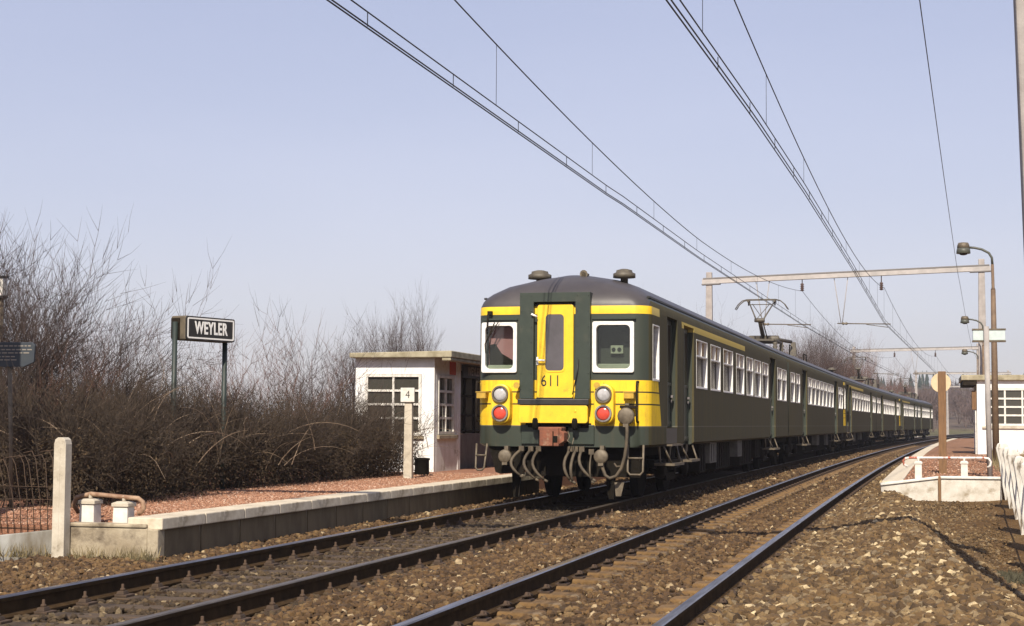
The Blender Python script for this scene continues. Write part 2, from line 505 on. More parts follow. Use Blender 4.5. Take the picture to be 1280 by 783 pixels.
tag(mesh_np('ballast_bed', BV, F, [m_ballast_bed], smooth=True), kind='structure')

# loose stones on the ballast: uncountable
ico = bmesh.new(); bmesh.ops.create_icosphere(ico, subdivisions=1, radius=1)
ICOV = np.array([v.co[:] for v in ico.verts]); ICOF = np.array([[v.index for v in f.verts] for f in ico.faces]); ico.free()
def stones(name, label, pts, sizes, m, seed, tintbias=0.0):
    r = np.random.RandomState(seed)
    n = len(pts)
    Vv = np.repeat(ICOV[None], n, 0) * (1 + r.uniform(-.32, .32, (n, 12, 1)))
    Vv *= np.stack([r.uniform(.75, 1.25, n), r.uniform(.75, 1.15, n), r.uniform(.62, 1.0, n)], -1)[:, None]
    t = r.uniform(0, 2 * np.pi, n); ct, st = np.cos(t), np.sin(t)
    tl = r.uniform(-1.0, 1.0, n); cl, sl = np.cos(tl), np.sin(tl)
    x, y, z = Vv[..., 0], Vv[..., 1], Vv[..., 2]
    y, z = y * cl[:, None] - z * sl[:, None], y * sl[:, None] + z * cl[:, None]
    x, y = x * ct[:, None] - y * st[:, None], x * st[:, None] + y * ct[:, None]
    Vv = np.stack([x, y, z], -1) * sizes[:, None, None] + pts[:, None]
    Fv = (ICOF[None] + (np.arange(n) * 12)[:, None, None]).reshape(-1, 3)
    tn = np.clip(r.uniform(0, 1, n) ** 1.15 + tintbias, 0, 1)
    o = mesh_np(name, Vv.reshape(-1, 3), Fv, [m], tint=np.repeat(tn, 20))
    return tag(o, label, 'stones', kind='stuff')

srs = np.random.RandomState(21)
def scatter(test, y0, y1, dens, smin, smax):
    out, sz = [], []
    yy = y0
    n = 0
    L = y1 - y0
    W = 9.5
    for _ in range(int(dens * W * L)):
        y = y0 + srs.rand() * L
        x = c1(y) - 2.9 + srs.rand() * W
        k = test(x, y)
        if k is None: continue
        z = ballast_z(x, y)
        if z is None: continue
        s = smin + (smax - smin) * srs.rand() ** 1.6
        out.append((x, y, z + s * (srs.rand() * .7 - .05))); sz.append(s)
    return out, sz
def near_rail(o, w=.075): return abs(abs(o) - .7535) < w
def t_mound(x, y):
    o2 = x - c2(y)
    return 1 if o2 > .84 else None
def t_rusty(x, y):
    o1, o2 = x - c1(y), x - c2(y)
    if near_rail(o1) or near_rail(o2): return None
    if -1.14 < o2 < -.82:
        ph = ((y - 6.0) / .66) % 1.0
        if ph < .22 or ph > .78: return None
    if o1 < -1.0 or (o1 > .85 and o2 < -.84): return 1
    if abs(o2) < .68:
        # leave the sleeper blocks of the second track bare near its rails
        ph = ((y - 6.0) / .66) % 1.0
        if abs(o2) > .24 and (ph < .25 or ph > .75): return 1 if srs.rand() < .22 * (2 - abs(abs(o2) - .6) * 3) * .5 else None
        return 1
    return None
def t_oily(x, y):
    o1, o2 = x - c1(y), x - c2(y)
    if near_rail(o1): return None
    if abs(o1) < 1.0:
        ph = ((y - 6.0) / .605) % 1.0
        if ph < .2 or ph > .8:
            return 1 if srs.rand() < .12 else None
        return 1
    return None
def run(name, label, test, zones, m, seed, bias=0.0):
    P, S_ = [], []
    for z in zones:
        a, b = scatter(test, *z); P += a; S_ += b
    return stones(name, label, np.array(P), np.array(S_), m, seed, bias)
run('ballast_stones', 'heap of pale brown ballast stones right of the near track', t_mound, [(8, 17, 980, .016, .056), (17, 32, 700, .018, .054), (32, 70, 90, .03, .05)], m_stone, 1, .03)
run('rusty_ballast_stones', 'rust brown stones between the rails and the two tracks', t_rusty, [(7.5, 17, 640, .012, .038), (17, 36, 360, .014, .040), (36, 90, 60, .03, .055)], m_stone_rusty, 2)
run('oily_ballast_stones', 'dark oily stones between the rails in front of the train', t_oily, [(7.5, 27, 520, .012, .034)], m_stone_oily, 3)

# ------------------------------------------------------------------ platforms
def swept(name, m, y0, y1, step, prof, mi=None, bevel=0):
    """prof(y) -> closed polygon of (x,z)"""
    b = MB()
    n = max(1, int(math.ceil((y1 - y0) / step)))
    P = [prof(y0 + (y1 - y0) * i / n) for i in range(n + 1)]
    k = len(P[0])
    for i, poly in enumerate(P):
        y = y0 + (y1 - y0) * i / n
        b.v.extend((x, y, z) for x, z in poly)
    for i in range(n):
        for j in range(k):
            j2 = (j + 1) % k
            b.f.append((i * k + j, i * k + j2, (i + 1) * k + j2, (i + 1) * k + j)); b.m.append(0); b.s.append(False)
    b.f.append(tuple(range(k))); b.m.append(0); b.s.append(False)
    b.f.append(tuple(n * k + j for j in reversed(range(k)))); b.m.append(0); b.s.append(False)
    return b.obj(name, m, bevel=bevel)

PY0 = 14.8
RE = 1.545
LE = -1.70      # left platform edge offset from its track
def lz(y): return .185 + .09 * min(1, max(0, (y - 15.25) / .7))
tag(swept('platform_surface', m_red, PY0 + .12, 75, .4, lambda y: [(c1(y) + LE - .33, -.4), (c1(y) + LE - .33, lz(y)), (-9.0, lz(y)), (-17, .22), (-17, -.4)]), kind='structure')
# coping stones and wall panels of the left platform, one thing each
g_cop, g_pan = 'pale coping stones along the left platform edge', 'dark wall panels under the left platform edge'
yy = PY0 + .02
i = 0
while yy < 30:
    L = 1.0
    h = heading(yy + .5)
    b = MB(); b.box(-.34, .03, .006, L - .006, .17, .285)
    o = b.obj('coping_stone', m_coping, bevel=.012, loc=(c1(yy) + LE, yy, 0)); o.rotation_euler.z = -h
    tag(o, 'pale stone slab in the row capping the left platform edge', 'coping stone', g_cop)
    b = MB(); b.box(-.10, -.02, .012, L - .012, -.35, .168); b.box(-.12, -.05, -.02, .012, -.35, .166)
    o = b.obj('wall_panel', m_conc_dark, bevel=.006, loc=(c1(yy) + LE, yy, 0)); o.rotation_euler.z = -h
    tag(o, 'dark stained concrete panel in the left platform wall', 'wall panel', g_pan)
    yy += L; i += 1
# end wall of the left platform
b = MB()
b.box(-8.16, -7.32, PY0, PY0 + .12, -.4, .185); b.box(-7.318, -7.20 + LE * 0 - .0, PY0 - .012, PY0 + .14, -.4, .178)
b.box(-8.16, -7.325, PY0 - .015, PY0 + .14, .187, .225)
tag(b.obj('platform_end_wall', m_conc, bevel=.012), 'weathered concrete end wall of the left platform beside the bollards', 'wall')
b = MB()
b.prism([(-8.25, -.3), (-14, -.3), (-14, .0), (-11, .03), (-9.0, .075), (-8.25, .16)], lambda u, v, w: (u, w, v), PY0 + .02, PY0 + .16)
tag(b.obj('plinth', m_plinth, bevel=.01), 'low grey lichen covered concrete plinth left of the tall post', 'plinth')

def gz(x, y):
    return float(-.42 + .36 * min(1, max(0, (x - 1.25) / .5)) * min(1, max(0, (60 - y) / 10)) * min(1, max(0, (y - 14) / 12)) + .375 * min(1, max(0, (y - 20) / 9)) * min(1, max(0, (x + 2) / 1.5)) * min(1, max(0, (2 - x) / .7)))
P_, S_ = [], []
for _ in range(26000):
    y = 10.5 + srs.rand() * 18.4; rx, rz = ridge(y)
    x = rx + .35 + srs.rand() ** 1.35 * 2.0
    if x > 1.75: continue
    if srs.rand() > .35 + .65 * (math.sin(x * 4.1 + y * 1.3) * math.sin(y * .9 - x * 2) > -.2): continue
    s_ = .006 + .022 * srs.rand() ** 2.2
    P_.append((x, y, gz(x, y) + s_ * .3)); S_.append(s_)
stones('path_gravel', 'fine brown gravel strewn over the earth path left of the fence', np.array(P_), np.array(S_), m_stone, 5, -.05)
m_redstone = attr_mat('red_gravel', [(0, (.25, .118, .066)), (.5, (.37, .188, .112)), (.85, (.45, .26, .17)), (1, (.58, .43, .33))])
P_, S_ = [], []
for _ in range(30000):
    y = 15.0 + srs.rand() ** 1.4 * 15; x = c1(y) + LE - .36 - srs.rand() ** 1.2 * 2.0
    s_ = .005 + .011 * srs.rand() ** 2
    P_.append((x, y, lz(y) + s_ * .3)); S_.append(s_)
for _ in range(4500):
    y = 29.3 + srs.rand() ** 1.5 * 25; x = c2(y) + RE + .36 + srs.rand() * 2.2
    s_ = .008 + .014 * srs.rand() ** 2
    P_.append((x, y, .268 + .012 * (x - c2(y) - RE) + s_ * .3)); S_.append(s_)
stones('red_gravel', 'fine red brown cinder gravel lying on the platforms', np.array(P_), np.array(S_), m_redstone, 6)

# ------------------------------------------------------------------ rails and sleepers
def rail(off, cfun, label, dull=False):
    prof = [(-.068, -.155), (.068, -.155), (.068, -.142), (.012, -.120), (.009, -.045), (.034, -.036), (.036, -.008), (.028, 0), (-.028, 0), (-.036, -.008), (-.034, -.036), (-.009, -.045), (-.012, -.120), (-.068, -.142)]
    ysr = np.unique(np.concatenate([np.arange(2, 60, 1.5), np.arange(60, 330, 4)]))
    b = MB(); k = len(prof)
    for y in ysr:
        for u, z in prof: b.v.append((cfun(y) + off + u, y, z))
    for i in range(len(ysr) - 1):
        for j in range(k):
            j2 = (j + 1) % k
            b.f.append((i * k + j, i * k + j2, (i + 1) * k + j2, (i + 1) * k + j))
            b.m.append(1 if j in (6, 7, 8) else 0); b.s.append(False)
    o = b.obj('rail', [m_rail_side, m_rail_dull if dull else m_rail_top])
    return tag(o, label, 'rail')
rail(-.7535, c1, 'shiny steel rail nearest the left platform, running under the train')
rail(.7535, c1, 'dull brown steel rail under the right side of the train', True)
rail(-.7535, c2, 'shiny steel rail of the empty track nearer the train')
rail(.7535, c2, 'shiny steel rail beside the stone heap, rightmost of the four')

def chair_mb():
    b = MB()
    b.box(-.17, .17, -.075, .075, 0, .018)
    for s in (-1, 1):
        b.tbox(s * .10, 0, .018, .045, .034, .05, .026, .04)
        b.lathe([(.024, .045), (.024, .062), (.013, .064), (.013, .098)], 6, (s * .10, 0, 0))
    return b
def clip_mb():
    b = MB()
    b.box(-.15, .15, -.07, .07, 0, .014)
    for s in (-1, 1):
        b.tube([(s * .075, -.055, .03), (s * .105, -.055, .042), (s * .135, -.028, .038), (s * .115, 0, .056), (s * .135, .028, .038), (s * .105, .055, .042), (s * .075, .055, .03)], .012, 5)
        b.lathe([(.024, .014), (.022, .04), (.016, .056), (.010, .066)], 6, (s * .10, 0, 0))
    return b
def t1_sleeper():
    t = thing('sleeper', 'dark wooden sleeper across the track in front of the train', 'sleeper', group='wooden sleepers of the train track')
    b = MB(); b.box(-1.27, 1.27, -.125, .125, -.16, 0)
    set_parent(b.obj('wood_beam', m_wood_sl, bevel=.012), t)
    for s in (-1, 1):
        o = chair_mb().obj('rail_chair', m_iron, t, bevel=.004); o.location = (s * .7535, 0, .001)
    return t
def t2_sleeper():
    t = thing('sleeper', 'rust stained two-block concrete sleeper under the empty track', 'sleeper', group='concrete sleepers of the empty track')
    for s in (-1, 1):
        b = MB(); b.prism([(-.36, -.2), (.42, -.2), (.38, -.005), (.14, 0), (-.14, 0), (-.33, -.03)], lambda u, v, w: (-s * u, w, v), -.13, .13)
        o = b.obj('concrete_block', m_conc_sl, t, bevel=.02); o.location = (s * .7535, 0, 0)
        o = clip_mb().obj('rail_clip', m_iron, t); o.location = (s * .7535, 0, .002)
    b = MB(); b.tube([(-.5, 0, -.06), (.5, 0, -.06)], .025, 6); b.obj('tie_bar', m_iron, t)
    return t
proto = None
y = 6.0
while y < 49:
    if proto is None: proto = o = t1_sleeper()
    else: o = copy_tree(proto)
    o.location = (c1(y), y, -.158); o.rotation_euler.z = -heading(y)
    y += .605
proto = None
y = 6.0
while y < 116:
    if proto is None: proto = o = t2_sleeper()
    else: o = copy_tree(proto)
    o.location = (c2(y), y, -.148); o.rotation_euler.z = -heading(y)
    y += .66

# ------------------------------------------------------------------ the train
CAR_L, HW = 23.28, 1.37
def paint(name, front):
    m, g, p = base_mat(name)
    co = g.coord('Object')
    sp = g.new('ShaderNodeSeparateXYZ'); m.node_tree.links.new(co, sp.inputs[0])
    x, y, z = sp.outputs
    ax = g.math('ABSOLUTE', x)
    GT = lambda a, b: g.math('GREATER_THAN', a, b)
    LT = lambda a, b: g.math('LESS_THAN', a, b)
    AND = lambda a, b: g.math('MULTIPLY', a, b)
    OR = lambda a, b: g.math('MAXIMUM', a, b)
    side = GT(ax, 1.335)
    # green with road dirt on the sides
    f = g.noise(co, 2.2, 8, .65)
    green = g.mix(g.ramp(f, [(.35, (0, 0, 0)), (.7, (1, 1, 1))]), (.034, .043, .032, 1), (.040, .047, .036, 1))
    mp = g.new('ShaderNodeMapping'); mp.inputs['Scale'].default_value = (2, 5.0, .35)
    m.node_tree.links.new(co, mp.inputs[0])
    st = g.noise(mp.outputs[0], 1.6, 7, .65)
    dirt = g.mix(g.ramp(st, [(.32, (0, 0, 0)), (.72, (1, 1, 1))]), (.054, .047, .021, 1), (.098, .080, .037, 1))
    sidec = g.mix(g.ramp(z, [(.0, (0, 0, 0)), (1, (1, 1, 1))]), dirt, dirt)
    amt = g.math('MULTIPLY', side, g.math('ADD', .62, g.math('MULTIPLY', st, .45), True))
    col = g.mix(amt, green, sidec)
    # thin joint line low on the body
    ln = AND(GT(z, 1.172), LT(z, 1.186))
    col = g.mix(g.math('MULTIPLY', ln, .55), col, (.17, .16, .13, 1))
    rust = g.ramp(g.noise(co, 14, 6, .75), [(.66, (0, 0, 0)), (.72, (1, 1, 1))])
    col = g.mix(g.math('MULTIPLY', rust, .35), col, (.13, .085, .05, 1))
    ycol = g.mix(g.ramp(g.noise(co, 3.5, 8, .7), [(.45, (0, 0, 0)), (.75, (1, 1, 1))]), (.80, .53, .022, 1), (.64, .40, .03, 1))
    # panel seams
    fr = g.math('FRACT', g.math('DIVIDE', g.math('ADD', y, .35), 1.88))
    seam = AND(AND(LT(fr, .007), side), LT(z, 3.1))
    col = g.mix(g.math('MULTIPLY', seam, .55), col, (.010, .010, .008, 1))
    if front:
        band = AND(AND(GT(z, 2.905), LT(z, 3.03)), LT(y, 1.0))
        bcol = g.mix(GT(y, .30), ycol, (.52, .41, .14, 1))
        col = g.mix(band, col, bcol)
        stripe = AND(AND(GT(z, 2.865), LT(z, 2.975)), AND(GT(y, 3.28), LT(y, 12.6)))
        col = g.mix(stripe, col, g.mix(st, (.46, .36, .11, 1), (.56, .42, .10, 1)))
        lim = g.math('ADD', .87, g.math('MULTIPLY', g.math('SUBTRACT', 1.88, z), .42))
        patch = AND(AND(GT(z, 1.186), LT(z, 1.885)), LT(y, lim))
        l1 = AND(GT(z, 1.692), LT(z, 1.714)); l2 = AND(GT(z, 1.505), LT(z, 1.528))
        patch = AND(patch, g.math('SUBTRACT', 1.0, OR(l1, l2)))
        col = g.mix(patch, col, ycol)
        lines = AND(OR(l1, l2), LT(y, .95))
        col = g.mix(lines, col, (.05, .045, .02, 1))
        roof = OR(GT(z, 3.176), AND(GT(z, 3.03), LT(y, .30)))
    else:
        roof = GT(z, 3.176)
    # run-off streaks and brake dust on the paintwork
    mp2 = g.new('ShaderNodeMapping'); mp2.inputs['Scale'].default_value = (7, 7, .7)
    m.node_tree.links.new(co, mp2.inputs[0])
    sk = g.ramp(g.noise(mp2.outputs[0], 2.0, 8, .7), [(.50, (0, 0, 0)), (.72, (1, 1, 1))])
    col = g.mix(g.math('MULTIPLY', sk, g.math('ADD', .14, g.math('MULTIPLY', LT(z, 1.9), .22))), col, (.085, .062, .035, 1))
    ch = g.ramp(g.noise(co, 26, 3, .6), [(.70, (0, 0, 0)), (.715, (1, 1, 1))])
    col = g.mix(g.math('MULTIPLY', ch, AND(LT(z, 1.9), .7)), col, (.06, .035, .02, 1))
    rn = g.mix(g.ramp(g.noise(co, 1.6, 8, .65), [(.35, (0, 0, 0)), (.7, (1, 1, 1))]), (.046, .041, .043, 1), (.070, .062, .061, 1))
    col = g.mix(roof, col, rn)
    g.put(p.inputs['Base Color'], col)
    g.put(p.inputs['Specular IOR Level'], g.math('SUBTRACT', .38, g.math('MULTIPLY', side, .26)))
    rr = g.math('ADD', g.math('ADD', .34, g.math('MULTIPLY', side, .28)), g.math('MULTIPLY', st, .22))
    g.put(p.inputs['Roughness'], rr)
    g.put(p.inputs['Normal'], g.bump(g.noise(co, 1.1, 3, .5), .12, .03))
    return m
m_paintA, m_paintB = paint('carriage_paint_front', True), paint('carriage_paint', False)
m_inside = mat('cab_interior', (.055, .058, .052), (.04, .042, .038), 3, .8)

PROF = [(1.30, .86), (1.37, .90), (1.37, 1.6), (1.37, 2.4), (1.37, 2.9), (1.365, 3.03), (1.335, 3.12), (1.29, 3.19), (1.22, 3.255), (1.05, 3.38), (.70, 3.52), (.37, 3.59), (.12, 3.612)]
SETB = [0.0, 0, 0, 0, 0, 0.0, .03, .075, .13, .30, .62, .95, 1.25]
def car_body(front):
    b = MB(); loops = []
    nf = 8
    for (w, z), sb in zip(PROF, SETB):
        if not front: sb = 0.0
        r = min(.27 + sb * .55, w * .95) if front else .02
        ry = min(.27 + sb * .9, .27 + 1.2) if front else .02
        pts = [(w, CAR_L - .12)]
        for yq in (16., 8., 3.): pts.append((w, yq))
        for k in range(nf + 1):
            t = math.pi / 2 * k / nf
            pts.append((w - r + r * math.cos(t), sb + ry - ry * math.sin(t)))
        half = pts
        mid = [((w - r) * q, sb) for q in (.5, 0)]
        full = half + mid + [(-(w - r) * .5, sb)] + [(-px_, py_) for px_, py_ in reversed(half)]
        bow = .05 if front else 0
        loops.append([(px_, py_ + (bow * (px_ / 1.37) ** 2 if py_ < 2 else 0), z) for px_, py_ in full])
    n = len(loops[0])
    for lp in loops: b.v.extend(lp)
    for i in range(len(loops) - 1):
        for k in range(n - 1):
            b.f.append((i * n + k, i * n + k + 1, (i + 1) * n + k + 1, (i + 1) * n + k)); b.m.append(0); b.s.append(True)
    b.f.append(tuple(range(n))); b.m.append(0); b.s.append(False)                       # floor
    T = (len(loops) - 1) * n
    for k in range(n // 2):                                                            # top strip
        a, c = T + k, T + k + 1
        d, e = T + n - 2 - k, T + n - 1 - k
        if c == d: b.f.append((a, c, e))
        elif c > d: continue
        else: b.f.append((a, c, d, e))
        b.m.append(0); b.s.append(True)
    back = [i * n for i in range(len(loops))] + [i * n + n - 1 for i in reversed(range(len(loops)))]
    b.f.append(tuple(back)); b.m.append(0); b.s.append(False)
    return b
DEEP = []
def make_body(front, pockets, m, parent):
    o = car_body(front).obj('body', [m, m_inside], parent)
    cb = MB()
    for (x0, x1, y0, y1, z0, z1) in pockets: cb.box(x0, x1, y0, y1, z0, z1, 0)
    c = cb.obj('cutter', m)
    md = o.modifiers.new('cut', 'BOOLEAN'); md.operation = 'DIFFERENCE'; md.solver = 'EXACT'; md.object = c
    bpy.context.view_layer.update()
    dg = bpy.context.evaluated_depsgraph_get()
    me = bpy.data.meshes.new_from_object(o.evaluated_get(dg), depsgraph=dg)
    o.modifiers.clear(); o.data = me; me.name = 'body'
    bpy.data.objects.remove(c)
    for q in me.polygons:
        cx_, cy_, cz_ = q.center
        if front and .12 < cy_ < 1.15 and abs(cx_) < 1.30 and 1.9 < cz_ < 2.9 and cx_ < 1.2: q.material_index = 1
    me.set_sharp_from_angle(angle=R(35))
    return o

def side_window(parent, s0, s1, z0=1.87, z1=2.76, hop=True, wide=False):
    """white framed window set into a pocket of the +x side"""
    w = MB()
    P = lambda a, c, d: (HW + d, a, c)
    out = [(s0, z0), (s1, z0), (s1, z1), (s0, z1)]
    inn = [(s0 + .012, z0 + .035), (s1 - .045, z0 + .035), (s1 - .045, z1 - .02), (s0 + .012, z1 - .02)]
    w.ring(out, inn, P, -.10, .004)
    zc = z0 + (z1 - z0) * .66
    if hop:
        w.box(HW - .085, HW + .002, s0 + .012, s1 - .045, zc - .014, zc + .018)
        mid = (s0 + s1) / 2
        w.box(HW - .085, HW - .004, mid - .014, mid + .014, zc + .018, z1 - .02)
    o = w.obj('window', m_frame_white, parent, bevel=.004)
    g = MB(); g.box(HW - .085, HW - .075, s0 + .02, s1 - .035, z0 + .04, (zc if hop else z1 - .03))
    g.obj('pane', m_glass, o)
    if hop:
        g = MB(); g.box(HW - .072, HW - .062, s0 + .02, s1 - .035, zc, z1 - .03)
        g.obj('vent_pane', m_tan, o)
        g = MB(); g.box(HW - .074, HW - .066, s1 - .20, s1 - .12, z0 + .06, zc - .02)
        g.obj('curtain', m_curtain, o)
    return o

m_doorpaint = mat('door_paint', (.030, .044, .033), (.045, .05, .037), 3, .42, stretch=(1, 3, .4), c3=(.085, .075, .055), scale3=3, thr3=(.52, .70))
def side_door(parent, s0, s1, z0, z1, leaves, m_glass_=None):
    d = MB()
    dep = .11
    d.box(HW - dep - .03, HW - dep, s0 + .012, s1 - .012, z0 + .012, z1 - .012)
    Lw = (s1 - s0) / leaves
    for k in range(leaves):
        a = s0 + k * Lw
        d.box(HW - dep, HW - dep + .018, a + .04, a + .075, z0 + .05, z1 - .08)
        d.box(HW - dep, HW - dep + .018, a + Lw - .075, a + Lw - .04, z0 + .05, z1 - .08)
        d.box(HW - dep, HW - dep + .018, a + .075, a + Lw - .075, z0 + .05, z0 + .10)
        d.box(HW - dep, HW - dep + .018, a + .075, a + Lw - .075, 1.86, 1.91)
    o = d.obj('door', m_doorpaint, parent, bevel=.004)
    g = MB()
    for k in range(leaves):
        a = s0 + k * Lw
        g.box(HW - dep - .002, HW - dep + .006, a + .08, a + Lw - .08, 1.915, z1 - .10)
    g.obj('pane', m_glass, o)
    h = MB(); h.box(HW - dep + .018, HW - dep + .06, s1 - .20, s1 - .10, 1.66, 1.70); h.lathe([(.03, -.02), (.03, .0)], 10, (HW - dep + .04, s1 - .15, 1.6), 'x')
    h.obj('handle', m_curtain, o)
    return o

def step_mb(s0, s1, ztop, zt, ext=.12):
    b = MB()
    for s, k in ((s0, 1), (s1, -1)):
        b.prism([(s, ztop), (s + k * .16, ztop), (s + k * .26, zt + .02), (s + k * .22, zt + .02)], lambda u, v, w: (w, u, v), HW - .14, HW - .12)
        b.tube([(HW - .05, s + k * .02, ztop), (HW + ext - .05, s + k * .2, zt)], .018, 5)
    b.box(HW - .22, HW + ext, s0 + .16, s1 - .16, zt - .02, zt + .02)
    return b

def bogie(parent, s):
    b = MB()
    for sx in (-1, 1):
        b.prism([(-1.75, .50), (-1.7, .62), (-.5, .62), (-.35, .38), (.35, .38), (.5, .62), (1.7, .62), (1.75, .50), (1.4, .46), (.6, .44), (.42, .25), (-.42, .25), (-.6, .44), (-1.4, .46)], lambda u, v, w: (sx * w, s + u, v), .98, 1.08)
        for q in (-1.25, 1.25):
            b.lathe([(.13, -.05), (.15, 0), (.15, .09), (.10, .12)], 12, (sx * 1.07 + (0 if sx > 0 else -.06), s + q, .46), 'x')
        for q in (-.22, 0, .22): b.tube([(sx * 1.06, s + q, .42), (sx * 1.06, s + q, .84)], .06, 8)
    b.box(-1, 1, s - .2, s + .2, .35, .6)
    o = b.obj('bogie', m_under, parent)
    for q in (-1.25, 1.25):
        w = MB(); w.tube([(-.9, s + q, .46), (.9, s + q, .46)], .08, 8)
        for sx in (-1, 1):
            w.lathe([(.10, -.06), (.40, -.03), (.46, -.05), (.46, .05), (.49, .05), (.49, .075), (.10, .075)] if sx < 0 else [(.10, -.075), (.49, -.075), (.49, -.05), (.46, -.05), (.46, .05), (.40, .03), (.10, .06)], 28, (sx * .745, s + q, .46), 'x')
        w.obj('wheel_set', m_dark, o)
    return o

def text_obj(body, name, m, parent, size, mat4, extrude=.002, offset=0.0, sx=1.0, align='CENTER', spacing=1.0):
    cu = bpy.data.curves.new(name, 'FONT'); cu.body = body; cu.size = size; cu.extrude = extrude; cu.offset = offset
    cu.align_x = align; cu.align_y = 'CENTER'; cu.space_character = spacing
    cu.materials.append(m)
    tmp = bpy.data.objects.new(name, cu); COL.objects.link(tmp)
    bpy.context.view_layer.update()
    me = bpy.data.meshes.new_from_object(tmp.evaluated_get(bpy.context.evaluated_depsgraph_get()))
    bpy.data.objects.remove(tmp); me.name = name
    me.materials.clear(); me.materials.append(m)
    o = bpy.data.objects.new(name, me); COL.objects.link(o)
    if parent: set_parent(o, parent)
    o.matrix_local = mat4 @ Matrix.Diagonal((sx, 1, 1, 1))
    return o
FRONT = Matrix(((1, 0, 0, 0), (0, 0, -1, 0), (0, 1, 0, 0), (0, 0, 0, 1)))          # text plane facing -y, reading along +x

def under_boxes(parent, spec):
    for (s0, s1, z0, z1, x1, mm) in spec:
        b = MB(); b.box(-x1, x1, s0, s1, z0, z1)
        for q in np.arange(s0 + .15, s1 - .1, .35): b.box(x1, x1 + .02, q, q + .04, z0 + .03, z1 - .03)
        b.obj('equipment_box', mm, parent, bevel=.02)

def gutter(parent, s0):
    b = MB()
    for sx in (-1, 1):
        b.box(min(sx * 1.285, sx * 1.325), max(sx * 1.285, sx * 1.325), s0, CAR_L - .1, 3.165, 3.195)
    b.obj('gutter', m_black, parent)

def roof_vent(parent, x, s, z, r=.19):
    b = MB(); b.lathe([(.06, -.14), (.06, -.02), (r, -.01), (r, .055), (r * .75, .075), (r * .7, .11), (r * .3, .13), (.01, .13)], 18, (x, s, z))
    b.obj('roof_ventilator', m_vent, parent)

GRP_T = 'carriages of the green passenger train'
